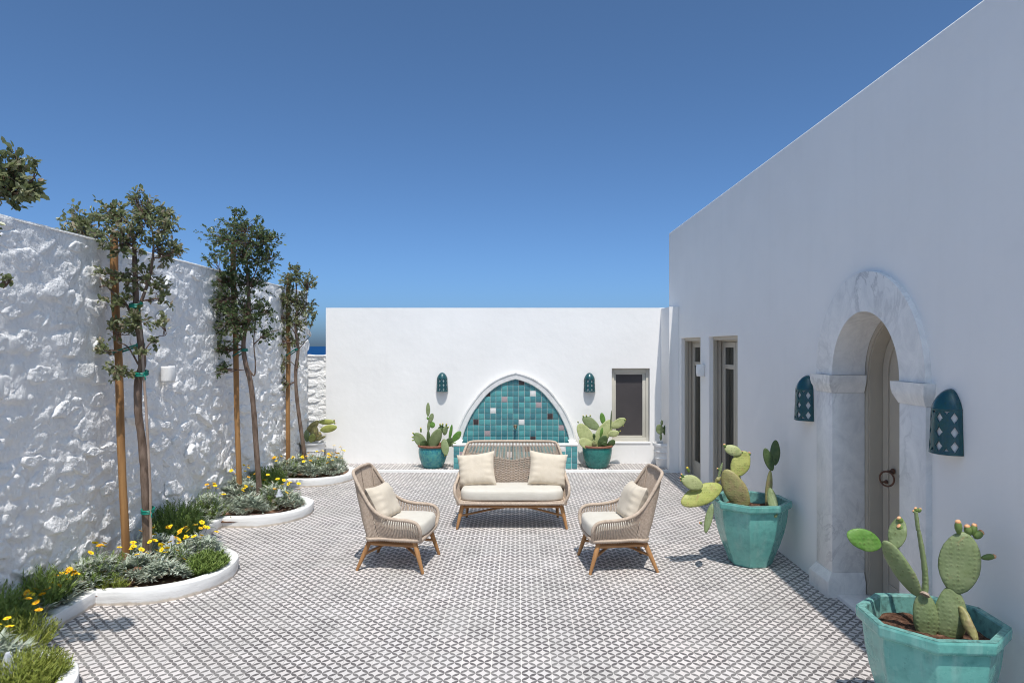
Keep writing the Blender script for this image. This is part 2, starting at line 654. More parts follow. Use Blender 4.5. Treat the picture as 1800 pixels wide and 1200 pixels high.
M['stalk'] = surf('green_flower_stalk', (.12, .17, .06), None, .6)


def pad_material(name, c1, c2, c3, scar, scarc=(.33, .22, .10)):
    m, nt, b = nodes(name)
    co = coord(nt, 'Object')
    f = remap(nt, noise_tex(nt, co, 7, 6, .6, .6), .32, .68)
    c = mix(nt, f, c1, c2)
    c = mix(nt, remap(nt, noise_tex(nt, co, 22, 6), .48, .75), c, c3)
    s = remap(nt, noise_tex(nt, co, 11, 8, .7, 1.0), .62 - scar, .80 - scar)
    c = mix(nt, s, c, scarc)
    vo = nt.nodes.new('ShaderNodeTexVoronoi')
    vo.inputs['Scale'].default_value = 42
    vo.inputs['Randomness'].default_value = .35
    nt.links.new(co, vo.inputs['Vector'])
    d = vo.outputs['Distance']
    dot = remap(nt, d, .10, .20, 1.0, 0.0)
    c = mix(nt, mathn(nt, 'MULTIPLY', dot, .55), c, (.10, .075, .03))
    nt.links.new(c, b.inputs['Base Color'])
    b.inputs['Roughness'].default_value = .5
    b.inputs['Specular IOR Level'].default_value = .35
    p = bump(nt, b, remap(nt, d, .0, .5, 1, 0), .35, .006)
    bump(nt, b, noise_tex(nt, co, 60, 4), .15, .003, p)
    return m


M['pad_green'] = pad_material('fresh_green_pad', (.085, .20, .03), (.13, .26, .05), (.17, .29, .07), 0.0)
M['pad_sage'] = pad_material('sage_green_pad', (.18, .235, .10), (.235, .275, .135), (.15, .19, .075), .02)
M['pad_dark'] = pad_material('dark_green_pad', (.05, .085, .03), (.08, .125, .04), (.10, .13, .05), .0)
M['pad_olive'] = pad_material('yellowish_pad', (.33, .36, .09), (.42, .42, .13), (.26, .29, .08), .06, (.36, .20, .10))
M['pad_pale'] = pad_material('pale_yellow_green_pad', (.36, .40, .17), (.44, .46, .22), (.29, .33, .13), .02)
M['pad_brown'] = pad_material('scarred_brown_pad', (.27, .255, .10), (.33, .30, .12), (.20, .165, .07), .12, (.33, .23, .12))
M['fruit'] = surf('green_cactus_bud', (.11, .18, .045), (.16, .22, .06), .5, .35, 40)
M['fruit_tip'] = surf('orange_bud_tip', (.72, .30, .13), (.80, .48, .26), .6, .3, 60)
M['fruit_yellow'] = surf('yellow_bud_tip', (.75, .55, .06), (.62, .42, .05), .6, .3, 60)

# ---------------------------------------------------------------- far setting: ground, sea
mb = MB()
prof = [(0.01, -.25), (22, -.25), (40, -1.5), (70, -8), (120, -24), (180, -31)]
mb.lathe(prof, 64, (0, 4, 0), close=False)
tag(mb.build('ground', M['ground'], None), None, None, None, 'structure')
mb = MB()
mb.lathe([(100, 0), (400, 0), (2000, 0), (12000, 0), (60000, 0)], 96, (0, 0, -29), close=False)
tag(mb.build('sea', M['sea'], None), None, None, None, 'structure')

# ---------------------------------------------------------------- courtyard floor
WALL_R = 2.715          # face of the house wall
WALL_L = -3.81          # face of the stone wall
STEP_Y = 11.51          # front of the raised strip
BACK_Y = 12.17          # face of the rear wall
T = .2
X0, Y0 = .024, .152
STEP_Z = .041


def kerb_line():
    """Outer edge of the planter kerb, from near to far (scallops)."""
    pts = [(-3.465, .2)]
    for y0 in (.87, 3.21, 5.605, 8.0, 10.306):
        pts.append((-3.465, y0))
        cx, cy = -3.22, y0 + .66
        for k in range(0, 25):
            t = -math.pi / 2 + math.pi * k / 24
            pts.append((cx + .60 * math.cos(t), cy + .66 * math.sin(t)))
        pts.append((-3.465, y0 + 1.32))
    pts.append((-3.465, 11.70))
    return pts


mb = MB()
mb.box(-3.9, WALL_R, -3.0, STEP_Y, -.2, -.0035)
mb.box(-9, 9, -14.0, -3.0, -.2, -.0035)  # unseen pale paving behind the camera, added to bounce light onto the walls
floor = tag(mb.build('courtyard_floor', M['mortar'], None, False), None, None, None, 'structure')
G = .0014
tm = MB()
tm.box(-T / 2 + G, T / 2 - G, -T / 2 + G, T / 2 - G, -.0032, 0)
tile0 = tm.build('tile', M['floor'], floor, False, world=False)
cand = []
rest = MB()
i0, i1 = int(math.floor((-3.6 - X0) / T)), int(math.ceil((WALL_R - X0) / T))
j0, j1 = int(math.floor((-3.0 - Y0) / T)), int(math.ceil((STEP_Y - Y0) / T))
for j in range(j0, j1):
    for i in range(i0, i1):
        xa, xb = X0 + i * T, X0 + (i + 1) * T
        ya, yb = Y0 + j * T, Y0 + (j + 1) * T
        cx, cy = xa + T / 2, ya + T / 2
        whole = xb <= WALL_R and yb <= STEP_Y
        px, py = 910 + 1200 * cx / max(cy, .1), 608 + 1200 * EYE / max(cy, .1)
        seen = cy > 3 and -5 < px < 1805 and py < 1206
        if seen and cx < -3.3:
            seen = False
        if seen:
            for y0 in (3.21, 5.605):
                if ((cx + 3.22) / .6) ** 2 + ((cy - y0 - .66) / .66) ** 2 < 1.0:
                    seen = False
        if seen and whole:
            cand.append((cx * cx + cy * cy, cx, cy, i, j))
        else:
            cand.append((1e9, cx, cy, i, j))
cand.sort()
near = set()
for d, cx, cy, i, j in cand[:300]:
    if d > 1e8:
        break
    near.add((i, j))
first = True
for d, cx, cy, i, j in cand:
    if (i, j) in near:
        if first:
            tile0.location = (cx, cy, RNG.uniform(-.0004, .0004))
            first = False
        else:
            share(tile0, (cx, cy, RNG.uniform(-.0004, .0004)), floor)
    else:
        xa, xb = X0 + i * T + G, min(X0 + (i + 1) * T, WALL_R) - G
        ya, yb = max(Y0 + j * T, -3) + G, min(Y0 + (j + 1) * T, STEP_Y) - G
        if xb > xa and yb > ya:
            rest.box(xa, xb, ya, yb, -.0032, RNG.uniform(-.0004, .0004))
tag(rest.build('tile_field', M['floor'], floor, False), None, None, None, 'stuff')

# raised strip in front of the rear wall, with its white edge
mb = MB()
mb.box(-3.6, WALL_R, STEP_Y + .05, BACK_Y + .02, -.2, STEP_Z - .002)
step = tag(mb.build('step', M['floor'], None, False), None, None, None, 'structure')
mb = MB()
mb.box(-3.6, WALL_R, STEP_Y, STEP_Y + .05, -.2, STEP_Z, .006)
mb.build('step_edge', M['riser'], step)

# ---------------------------------------------------------------- house on the right, its doors
house = thing('house', 'tall smooth white house wall in shade with marble doorway and glazed doors', 'house', (WALL_R, 5, 0))
TOP_R = 4.15
DC, DR = 5.295, .545                       # doorway axis, half width of the opening in the masonry
outline = [(-3.0, -.2), (DC - DR, -.2), (DC - DR, 1.88)]
for k in range(1, 24):
    t = math.pi - math.pi * k / 24
    outline.append((DC + DR * math.cos(t), 1.88 + DR * math.sin(t)))
outline += [(DC + DR, 1.88), (DC + DR, -.2), (8.44, -.2), (8.44, 2.26), (9.70, 2.26), (9.70, -.2), (10.15, -.2), (10.15, 2.26),
            (11.35, 2.26), (11.35, -.2), (12.25, -.2), (12.25, TOP_R), (-3.0, TOP_R)]
mb = MB()
mb.prism(outline, 0, WALL_R, WALL_R + .42)
wall_o = mb.build('wall', M['plaster_wall'], house, True, 20)
bv = wall_o.modifiers.new('soft_edge', 'BEVEL')
bv.width = .012
bv.segments = 2
bv.limit_method = 'ANGLE'
bv.angle_limit = math.radians(50)
mb = MB()
mb.box(WALL_R + .42, 9, 12.0, 12.25, -.2, TOP_R - .002)
mb.box(8.75, 9, -3, 12.0, -.2, TOP_R - .002)
mb.box(WALL_R + .42, 8.75, -3, -2.75, -.2, TOP_R - .002)
mb.box(WALL_R + .42, 8.75, 6.9, 7.0, -.1, 3.7)
mb.build('outer_wall', M['plaster'], house, False)
mb = MB()
mb.box(WALL_R + .42, 8.75, -2.75, 12.0, 3.72, 3.92)
mb.build('roof', M['plaster'], house, False)
mb = MB()
mb.box(WALL_R + .02, 8.75, -2.75, 12.0, -.2, -.002)
mb.build('indoor_floor', M['interior'], house, False)
mb = MB()
mb.prism([(2.555, STEP_Y - .004), (WALL_R - .002, STEP_Y - .004), (WALL_R - .002, BACK_Y - .004), (2.555, BACK_Y - .004)], 2, -.1, 2.79)
mb.build('buttress', M['plaster_wall'], house, False)

# marble door surround
sur = part_empty('door_surround', house)
PX = WALL_R - .042
for (ya, yb) in ((4.473, DC - .51), (DC + .51, 6.11)):
    mb = MB()
    mb.box(PX, 2.953, ya, yb, .205, 1.733, .006)
    mb.build('pilaster', M['marble'], sur)
    mb = MB()
    inner_lo = ya - (.035 if ya < 5 else .012)
    inner_hi = yb + (.012 if ya < 5 else .04)
    bm = bmesh.new()
    # flared plinth: wide at the foot, in to the pilaster at the top
    def ring(z, gx, gy):
        return [bm.verts.new((PX - gx, ya - gy[0], z)), bm.verts.new((2.945, ya - gy[0], z)),
                bm.verts.new((2.945, yb + gy[1], z)), bm.verts.new((PX - gx, yb + gy[1], z))]
    g = (.04, .02)if ya < 5 else (.03, .045)
    R = [ring(-.002, .047, g), ring(.13, .045, g), ring(.17, .022, (g[0] * .5, g[1] * .5)), ring(.206, .004, (.003, .003))]
    for a, b in zip(R[:-1], R[1:]):
        for k in range(4):
            bm.faces.new((a[k], a[(k + 1) % 4], b[(k + 1) % 4], b[k]))
    bm.faces.new(R[-1])
    bmesh.ops.recalc_face_normals(bm, faces=bm.faces)
    mb.bm(bm)
    mb.build('plinth', M['marble'], sur, True, 25)
    mb = MB()
    bm = bmesh.new()
    gi = .045
    R = [ring(1.733, .003, (.003, .003)), ring(1.80, .034, (.03, .03)), ring(1.83, .038, (gi - .005, gi - .005)), ring(1.884, .040, (gi, gi))]
    for a, b in zip(R[:-1], R[1:]):
        for k in range(4):
            bm.faces.new((a[k], a[(k + 1) % 4], b[(k + 1) % 4], b[k]))
    bm.faces.new(R[-1])
    bm.faces.new(list(reversed(R[0])))
    bmesh.ops.recalc_face_normals(bm, faces=bm.faces)
    mb.bm(bm)
    mb.build('impost', M['marble'], sur, True, 25)
mb = MB()
n = 48
vs, fs = [], []
for k in range(n + 1):
    t = math.pi * k / n
    c, s = math.cos(t), math.sin(t)
    for (x, r) in ((PX, .512), (PX, .818), (WALL_R + .03, .818), (2.953, .512)):
        vs.append((x, DC + r * c, 1.886 + r * s))
for k in range(n):
    for q in range(4):
        q2 = (q + 1) % 4
        fs.append((k * 4 + q, k * 4 + q2, (k + 1) * 4 + q2, (k + 1) * 4 + q))
fs.append((3, 2, 1, 0))
fs.append((n * 4, n * 4 + 1, n * 4 + 2, n * 4 + 3))
mb.add(vs, fs)
mb.build('arch_ring', M['marble'], sur, True, 35)
mb = MB()
mb.box(2.70, 3.13, DC - .509, DC + .509, -.05, .028, .006)
mb.build('threshold', M['marble'], sur)

# arched timber door deep in the opening
door = part_empty('arched_door', house)


def arch_strip(mb, r0, r1, x0, x1, zbot=.03, spring=1.886, n=40):
    prof = [(DC + r0, zbot)] + [(DC + r0 * math.cos(math.pi * k / n), spring + r0 * math.sin(math.pi * k / n)) for k in range(n + 1)] + [(DC - r0, zbot)]
    prof2 = [(DC + r1, zbot)] + [(DC + r1 * math.cos(math.pi * k / n), spring + r1 * math.sin(math.pi * k / n)) for k in range(n + 1)] + [(DC - r1, zbot)]
    vs, fs = [], []
    for (a, b) in zip(prof, prof2):
        vs += [(x0, a[0], a[1]), (x0, b[0], b[1]), (x1, b[0], b[1]), (x1, a[0], a[1])]
    m_ = len(prof)
    for k in range(m_ - 1):
        for q in range(4):
            q2 = (q + 1) % 4
            fs.append((k * 4 + q, k * 4 + q2, (k + 1) * 4 + q2, (k + 1) * 4 + q))
    fs += [(0, 3, 2, 1), (m_ * 4 - 4, m_ * 4 - 3, m_ * 4 - 2, m_ * 4 - 1)]
    mb.add(vs, fs)


mb = MB()
arch_strip(mb, .472, .543, 2.956, 2.968)
arch_strip(mb, .462, .543, 2.968, 3.084)
mb.build('door_frame', M['greige'], door, True, 35)
mb = MB()
prof = [(DC + .47, .03)] + [(DC + .47 * math.cos(math.pi * k / 40), 1.886 + .47 * math.sin(math.pi * k / 40)) for k in range(41)] + [(DC - .47, .03)]
mb.prism(prof, 0, 3.085, 3.125)
arch_strip(mb, .37, .452, 3.073, 3.0855)
mb.box(3.07, 3.085, DC - .055, DC + .055, .03, 2.24, .003)
mb.box(3.071, 3.085, DC + .056, DC + .36, .03, .16)
mb.box(3.071, 3.085, DC - .36, DC - .056, .03, .16)
mb.build('door_leaf', M['greige'], door, True, 35)
hc = Vector((3.05, 5.575, 1.07))
mb = MB()
ring_pts = [(3.02 - .035 * math.sin(2 * math.pi * k / 28), 5.585 + .045 * math.sin(2 * math.pi * k / 28), 1.045 + .06 * math.cos(2 * math.pi * k / 28)) for k in range(28)]
mb.tube(ring_pts + [ring_pts[0], ring_pts[1]], .0075, 8, False)
for (yy, zz, rr) in ((5.585, 1.105, .024),):
    mb.tube([(3.075, yy, zz), (3.06, yy, zz), (3.05, yy, zz), (3.022, yy, zz)], [rr, rr * .95, rr * .5, rr * .45], 12)
mb.build('ring_handle', M['iron'], door)
for nm, yy, zz, rr in (('door_knob', 5.40, 1.10, .03), ('key_plate', 5.68, 1.0, .018)):
    mb = MB()
    mb.tube([(3.075, yy, zz), (3.06, yy, zz), (3.05, yy, zz), (3.022, yy, zz)], [rr, rr * .95, rr * .5, rr * .45], 12)
    mb.build(nm, M['iron'], door)

# two tall glazed doors
for (ya, yb) in ((8.44, 9.70), (10.15, 11.35)):
    gd = part_empty('glazed_door', house)
    mb = MB()
    for (x0, x1, w) in ((2.775, 2.82, .045), (2.82, 2.84, .028), (2.84, 2.875, .055), (2.875, 2.885, .03), (2.885, 2.945, .07)):
        mb.box(x0, x1, yb - w, yb - .002, -.001, 2.258 - w)
        mb.box(x0, x1, ya + .002, ya + w, -.001, 2.258 - w)
        mb.box(x0, x1, ya + .002, yb - .002, 2.258 - w, 2.258)
    mb.build('frame', M['greige'], gd, False)
    mid = (ya + yb) / 2
    for (a, b) in ((ya + .072, mid - .003), (mid + .003, yb - .072)):
        lf = MB()
        x0, x1 = 2.895, 2.94
        lf.box(x0, x1, a, a + .085, .01, 2.185, .004)
        lf.box(x0, x1, b - .085, b, .01, 2.185, .004)
        for (z0, z1) in ((.011, .26), (1.815, 1.875), (2.11, 2.184)):
            lf.box(x0 + .002, x1 - .002, a + .083, b - .083, z0, z1, .003)
        lf.build('door_sash', M['greige'], gd)
        for (z0, z1) in ((.255, 1.82), (1.87, 2.115)):
            pm = MB()
            pm.box(2.914, 2.922, a + .08, b - .08, z0, z1)
            pm.build('pane', M['glass'], gd, False)
    mb = MB()
    mb.box(2.72, 2.95, ya + .003, yb - .003, -.05, .008)
    mb.build('sill', M['marble'], gd, False)

# ---------------------------------------------------------------- rear wall and its window
rear = thing('courtyard_wall', 'plain white plastered wall across the rear of the courtyard in full sun', 'wall', (0, BACK_Y, 0))
WX0, WX1, WZ0, WZ1 = 1.677, 2.355, .423, 1.734
mb = MB()
TOPB = 2.81
for (x0, x1, z0, z1) in ((-3.42, WX0, -.2, TOPB), (WX1, WALL_R, -.2, TOPB), (WX0, WX1, -.2, WZ0), (WX0, WX1, WZ1, TOPB)):
    mb.prism([(x0, z0), (x1, z0), (x1, z1), (x0, z1)], 1, BACK_Y, BACK_Y + .32)
bm = bmesh.new()
vv = [bm.verts.new(p) for p in mb.v]
for f in mb.f:
    bm.faces.new([vv[i] for i in f])
bmesh.ops.remove_doubles(bm, verts=bm.verts, dist=.0005)
bmesh.ops.recalc_face_normals(bm, faces=bm.faces)
mb2 = MB()
mb2.bm(bm)
mb2.build('wall', M['plaster_wall'], rear, False)
win = part_empty('window', rear)
mb = MB()
y0 = BACK_Y + .075
for (a, b, c, d, yy) in ((WX0 + .001, WX0 + .055, WZ0 + .001, WZ1 - .001, y0), (WX1 - .055, WX1 - .001, WZ0 + .001, WZ1 - .001, y0),
                         (WX0 + .055, WX1 - .055, WZ1 - .09, WZ1 - .001, y0), (WX0 + .055, WX1 - .055, WZ0 + .001, WZ0 + .07, y0)):
    mb.box(a, b, yy, yy + .06, c, d, .004)
mb.build('frame', M['beige_frame'], win)
mb = MB()
for (a, b, c, d) in ((WX0 + .056, WX0 + .085, WZ0 + .071, WZ1 - .091), (WX1 - .115, WX1 - .056, WZ0 + .071, WZ1 - .091),
                     (WX0 + .085, WX1 - .115, WZ1 - .115, WZ1 - .091), (WX0 + .085, WX1 - .115, WZ0 + .071, WZ0 + .10)):
    mb.box(a, b, y0 + .02, y0 + .055, c, d, .003)
mb.build('sash', M['beige_frame'], win)
mb = MB()
mb.box(WX0 + .06, WX1 - .06, y0 + .04, y0 + .052, WZ0 + .075, WZ1 - .095)
mb.build('blind', M['blind'], win, False)
mb = MB()
mb.box(WX0 - .012, WX1 + .012, BACK_Y - .012, BACK_Y + .074, WZ0 - .035, WZ0 + .0005, .006)
mb.build('sill', M['plaster'], win)


# ---------------------------------------------------------------- rough stone walls
def fbm(p, o=4, s=1.0):
    v, a, t = 0.0, 1.0, 0.0
    q = Vector(p) * s
    for _ in range(o):
        v += a * noise.noise(q)
        t += a
        a *= .55
        q = q * 2.03 + Vector((3.1, 7.7, 1.3))
    return v / t


def rough_face(mb, us, vs_, fn):
    """Grid of points fn(u, v) -> 3-D."""
    nu, nv = len(us), len(vs_)
    pts = [fn(u, v) for u in us for v in vs_]
    fs = [(i * nv + j, (i + 1) * nv + j, (i + 1) * nv + j + 1, i * nv + j + 1) for i in range(nu - 1) for j in range(nv - 1)]
    mb.add(pts, fs)


def stone_mesh(rng, w, h, d, seed, n=28, rings=8, lumps=1.0, tilt=0.0):
    """A rough, lime-washed stone face: points (u, v, out) and faces."""
    m_ = rng.randint(5, 8)
    ang = sorted((k + rng.uniform(-.32, .32)) * 2 * math.pi / m_ for k in range(m_))
    rad = [rng.uniform(.80, 1.12) for _ in ang]
    cor = [(math.cos(t) * r_, math.sin(t) * r_) for t, r_ in zip(ang, rad)]

    def outline(t):
        dx, dy = math.cos(t), math.sin(t)
        best = 1.6
        for k in range(m_):
            (ax, ay), (bx, by) = cor[k], cor[(k + 1) % m_]
            ex, ey = bx - ax, by - ay
            den = dx * ey - dy * ex
            if abs(den) < 1e-9:
                continue
            r_ = (ax * ey - ay * ex) / den
            q = (ax * dy - ay * dx) / den
            if r_ > 0 and -.001 <= q <= 1.001:
                best = min(best, r_)
        return min(best, 1.25)
    tl = rng.uniform(-.06, .06)
    pts = [(0.0, 0.0, d)]
    for r in range(1, rings + 1):
        rr = (r / rings) ** .8
        for k in range(n):
            t = 2 * math.pi * k / n
            o_ = outline(t) * (1 + .07 * noise.noise(Vector((math.cos(t) * 3, math.sin(t) * 3, seed))))
            e_ = max(0.0, (rr - .70) / .30)
            pts.append((.5 * w * o_ * math.cos(t) * rr, .5 * h * o_ * math.sin(t) * rr, d * (1 - 1.35 * e_ * e_ * (3 - 2 * e_))))
    out = []
    for (u, v, hh) in pts:
        q = Vector((u, v, seed * 3.7))
        e = fbm(q, 3, 7) * .018 * lumps + abs(fbm(q + Vector((0, 0, 50)), 3, 20)) * .014 * lumps + fbm(q, 2, 55) * .004
        out.append((u + fbm(q + Vector((9, 0, 0)), 2, 16) * .012, v + fbm(q + Vector((0, 9, 0)), 2, 16) * .012, hh + e - .006 + tilt * v + tl * u))
    fs = []
    for k in range(n):
        fs.append((0, 1 + k, 1 + (k + 1) % n))
    for r in range(rings - 1):
        a = 1 + r * n
        b = 1 + (r + 1) * n
        for k in range(n):
            k2 = (k + 1) % n
            fs.append((a + k, b + k, b + k2, a + k2))
    return out, fs


stone_wall = thing('stone_wall', 'tall whitewashed rubble stone wall behind the flower beds', 'wall', (WALL_L, 8, 0))
TOPL = 3.105


def left_bulge(y, z):
    f = fbm((y, z, 0), 4, 1.3) * .035 + fbm((y, z, 5), 4, 6.0) * .010 + fbm((y, z * 1.4, 9), 3, 17) * .007
    lo = .5 + .5 * max(-1, min(1, (1.7 - z) / .8 + (y - 7.5) * .12))
    f += max(0, fbm((y * .9, z * 1.5, 21), 4, 3.6)) * .045 * lo + abs(fbm((y * 1.0, z * 1.5, 33), 4, 8.5)) * .038 * (.4 + lo)
    # courses of rubble: cells with sunk joints, each face leaning its own way
    wy, wz = fbm((y, z, 61), 2, 2.2) * .16, fbm((y, z, 71), 2, 2.2) * .12
    dd, pp = noise.voronoi(Vector(((y + wy) * 3.9, (z + wz) * 6.1, 3.3)))
    j = max(0.0, min(1.0, (dd[1] - dd[0]) / .30))
    j = j * j * (3 - 2 * j)
    hsh = noise.cell(pp[0] * 7.13 + Vector((.5, .5, .5)))
    h2 = noise.cell(pp[0] * 3.71 + Vector((9.5, .5, 4.5)))
    keep = 1.0 if hsh > (-.45 if z < 1.6 else .0) else .25
    f += keep * (j * (.018 + .012 * h2) + ((z + wz) * 6.1 - pp[0].y) / 6.1 * (-.10 * max(-.2, h2) - .02) * j)
    edge = max(0, min(1, (TOPL - z) / .1))
    return f * (.35 + .65 * edge)


mb = MB()
ys = np.concatenate([np.arange(-1, 3.6, .12), np.arange(3.6, 12.301, .021)])
zs = np.concatenate([np.arange(-.2, .3, .1), np.arange(.3, TOPL - .03, .019), [TOPL - .02, TOPL - .006]])
rough_face(mb, ys, zs, lambda y, z: (WALL_L + left_bulge(y, z), y, z))
o_wall = mb.build('wall_face', M['lime'], stone_wall, True, 180)
mb = MB()
mb.box(WALL_L - .45, WALL_L - .03, -1, 12.30, -.2, TOPL - .02)
mb.build('wall_core', M['lime'], stone_wall, False)
mb = MB()
xs = np.linspace(WALL_L - .46, WALL_L + .012, 7)
pts, fs = [], []
yy = np.arange(-1, 12.31, .1)
for y in yy:
    for i, x in enumerate(xs):
        ed = 1 - abs(i - 3) / 3
        pts.append((x + fbm((y, i, 3), 2, 3) * .012, y, TOPL + (.012 * min(1, ed * 3)) - (.02 if i in (0, 6) else 0) + fbm((y, x, 2), 3, 2.2) * .010))
for i in range(len(yy) - 1):
    for j in range(6):
        fs.append((i * 7 + j, (i + 1) * 7 + j, (i + 1) * 7 + j + 1, i * 7 + j + 1))
mb.add(pts, fs)
mb.build('coping', M['plaster'], stone_wall, True, 180)
# end face of the wall
mb = MB()
rough_face(mb, np.linspace(WALL_L - .45, WALL_L + .02, 12), np.arange(-.2, TOPL, .05), lambda x, z: (x, 12.30 + fbm((x, z, 4), 3, 5) * .01, z))
mb.build('end_face', M['lime'], stone_wall, True, 180)

srng = random.Random(42)
z = .12
cnt = 0
while z < TOPL - .12:
    hrow = srng.uniform(.13, .27)
    y = 3.7 + srng.uniform(0, .3)
    while y < 12.2 and cnt < 296:
        w = srng.uniform(.18, .52)
        if srng.random() < (.93 if z < 1.5 else .8):
            h = hrow * srng.uniform(.75, 1.2)
            zc = min(max(z + hrow / 2 + srng.uniform(-.06, .06), .1), TOPL - h / 2 - .05)
            d = srng.uniform(.012, .032) * (1.2 if zc < 1.7 else .85)
            pts, fs = stone_mesh(srng, w * 1.03, h, d, cnt + .37, 36, 10, 1.15, srng.gauss(.0 if zc > 1.8 else -.05, .06))
            yc = y + w / 2
            b = left_bulge(yc, zc)
            ang = srng.gauss(0, .16) if srng.random() < .85 else srng.uniform(-.9, .9)
            ca, sa = math.cos(ang), math.sin(ang)
            sm = MB()
            sm.add([(WALL_L + b * .8 - .004 + hh, yc + u * ca - v * sa, zc + u * sa + v * ca) for (u, v, hh) in pts], [tuple(f) for f in fs])
            so = sm.build('stone', M['lime'], stone_wall, True, 50)
            cnt += 1
        y += w * .97 + srng.uniform(.0, .05)
    z += hrow * srng.uniform(.98, 1.06)

low = thing('low_stone_wall', 'lower whitewashed wall of flat stones linking stone wall and rear wall', 'wall', (-3.6, 12.3, 0))
mb = MB()
mb.box(-3.81, -3.36, 12.32, 12.62, -.2, 1.945)
rough_face(mb, np.arange(-3.81, -3.36, .03), np.arange(-.2, 1.958, .025), lambda x, z: (x, 12.30 - fbm((x, z * 2.2, 14), 4, 6) * .03, z))
mb.build('wall_face', M['lime'], low, True, 180)
mb = MB()
mb.box(-3.81, -3.425, 12.27, 12.6, 1.945, 1.965, .008)
mb.build('coping', M['plaster'], low)
z = .3
k = 0
while z < 1.86:
    h = srng.uniform(.09, .21)
    x = -3.80 - srng.uniform(0, .15)
    while x < -3.42:
        w = min(srng.uniform(.22, .42), -3.40 - x)
        if w > .07:
            pts, fs = stone_mesh(srng, w, h * .95, srng.uniform(.010, .020), 900 + k, 24, 6, .6, srng.uniform(-.05, .05))
            sm = MB()
            sm.add([(x + w / 2 + u, 12.30 - hh, z + h / 2 + v) for (u, v, hh) in pts], fs)
            sm.build('stone', M['lime'], low, True, 180)
            k += 1
        x += w + .01
    z += h + .012

# ---------------------------------------------------------------- planter kerb and soil
def kerb_z(s):
    return .118 + .004 * math.sin(s * 2.3) + .003 * math.sin(s * 7.1)


line = [Vector((p[0], p[1], 0)) for p in kerb_line()]
# thin out doubles
ln = [line[0]]
for p in line[1:]:
    if (p - ln[-1]).length > .012:
        ln.append(p)
line = ln
W = .108
prof = [(0.003, -.02), (-.001, .5), (.0, .92), (.004, .985), (.011, 1.0), (W - .010, 1.0), (W - .003, .975), (W, .85), (W, -.02)]
vs, fs = [], []
s = 0
for i, p in enumerate(line):
    a = (p - line[i - 1]).normalized() if i > 0 else None
    b = (line[i + 1] - p).normalized() if i < len(line) - 1 else None
    d1 = a or b
    d2 = b or a
    n1, n2 = Vector((-d1.y, d1.x, 0)), Vector((-d2.y, d2.x, 0))
    nn = (n1 + n2)
    nn = nn / max(nn.length, .3)
    kk = 1 / max(.55, nn.dot(n1))
    if i:
        s += (p - line[i - 1]).length
    for (o, zf) in prof:
        w_ = .0025 * math.sin(s * 9 + zf * 3) + .002 * math.sin(s * 23)
        q = p + nn * (o * kk + w_)
        vs.append((q.x, q.y, kerb_z(s) * zf))
np_ = len(prof)
for i in range(len(line) - 1):
    for j in range(np_ - 1):
        fs.append((i * np_ + j, (i + 1) * np_ + j, (i + 1) * np_ + j + 1, i * np_ + j + 1))
fs.append(tuple(range(np_)))
fs.append(tuple(range((len(line) - 1) * np_ + np_ - 1, (len(line) - 1) * np_ - 1, -1)))
mb = MB()
mb.add(vs, fs)
kerb = mb.build('flowerbed_kerb', M['kerb'], None, True, 40)
tag(kerb, 'low white scalloped kerb edging the flower beds', 'kerb')

mb = MB()


def kerb_x(y):
    """Inner kerb edge (largest soil x) at distance y."""
    x = -3.465
    for y0 in (.87, 3.21, 5.605, 8.0, 10.306):
        t = (y - y0 - .66) / .66
        if abs(t) < 1:
            x = -3.22 + .6 * math.sqrt(1 - t * t)
    return x


ys = np.arange(.2, 11.56, .04)
rows = 30
pts, fs = [], []
for y in ys:
    xe = kerb_x(y) - .04
    for k in range(rows):
        x = WALL_L - .05 + (xe - WALL_L + .05) * k / (rows - 1)
        zz = .075 + fbm((x, y, 0), 4, 5) * .035 + fbm((x, y, 8), 3, 24) * .012
        pts.append((x, y, zz))
for i in range(len(ys) - 1):
    for k in range(rows - 1):
        fs.append((i * rows + k, i * rows + k + 1, (i + 1) * rows + k + 1, (i + 1) * rows + k))
mb.add(pts, fs)
tag(mb.build('soil', M['soil'], None, True, 180), None, None, None, 'structure')

# ---------------------------------------------------------------- tiled wall fountain
FX = -.035
foun = thing('wall_fountain', 'pointed-arch wall fountain clad in turquoise tiles with white moulding', 'fountain', (FX, 11.9, STEP_Z))
PY = BACK_Y - .008                          # tile bed
half = [(.957, .30), (.957, .415), (.90, .64), (.777, .909), (.62, 1.133), (.485, 1.29), (.305, 1.425), (.125, 1.504), (0, 1.537)]
hp = smooth_path([(a, 0, b) for a, b in half], 6)
right = [(p.x, p.z) for p in hp]
full = [(FX + a, b) for a, b in right] + [(FX - a, b) for a, b in reversed(right[:-1])]
# moulding: swept profile (outward offset, out from wall)
mprof = [(0.0, .0), (.0, .05), (.012, .062), (.085, .066), (.105, .082), (.128, .08), (.135, .06), (.135, .0)]
vs, fs = [], []
N_ = len(full)
for i, p in enumerate(full):
    a = Vector(full[max(i - 1, 0)])
    b = Vector(full[min(i + 1, N_ - 1)])
    d = (b - a).normalized()
    nn = Vector((d.y, -d.x))
    if i == (N_ - 1) // 2:
        nn = Vector((0, 1.06))
    for (o, w) in mprof:
        vs.append((p[0] + nn.x * o * .95, BACK_Y - w * .8, p[1] + nn.y * o * .95))
k_ = len(mprof)
for i in range(N_ - 1):
    for j in range(k_ - 1):
        fs.append((i * k_ + j, i * k_ + j + 1, (i + 1) * k_ + j + 1, (i + 1) * k_ + j))
mb = MB()
mb.add(vs, fs)
mb.build('arch_moulding', M['marble'], foun, True, 30)
mb = MB()
mb.prism([(p[0], p[1]) for p in reversed(full)], 1, PY, BACK_Y - .001)
mb.build('grout_bed', M['mortar'], foun, False)

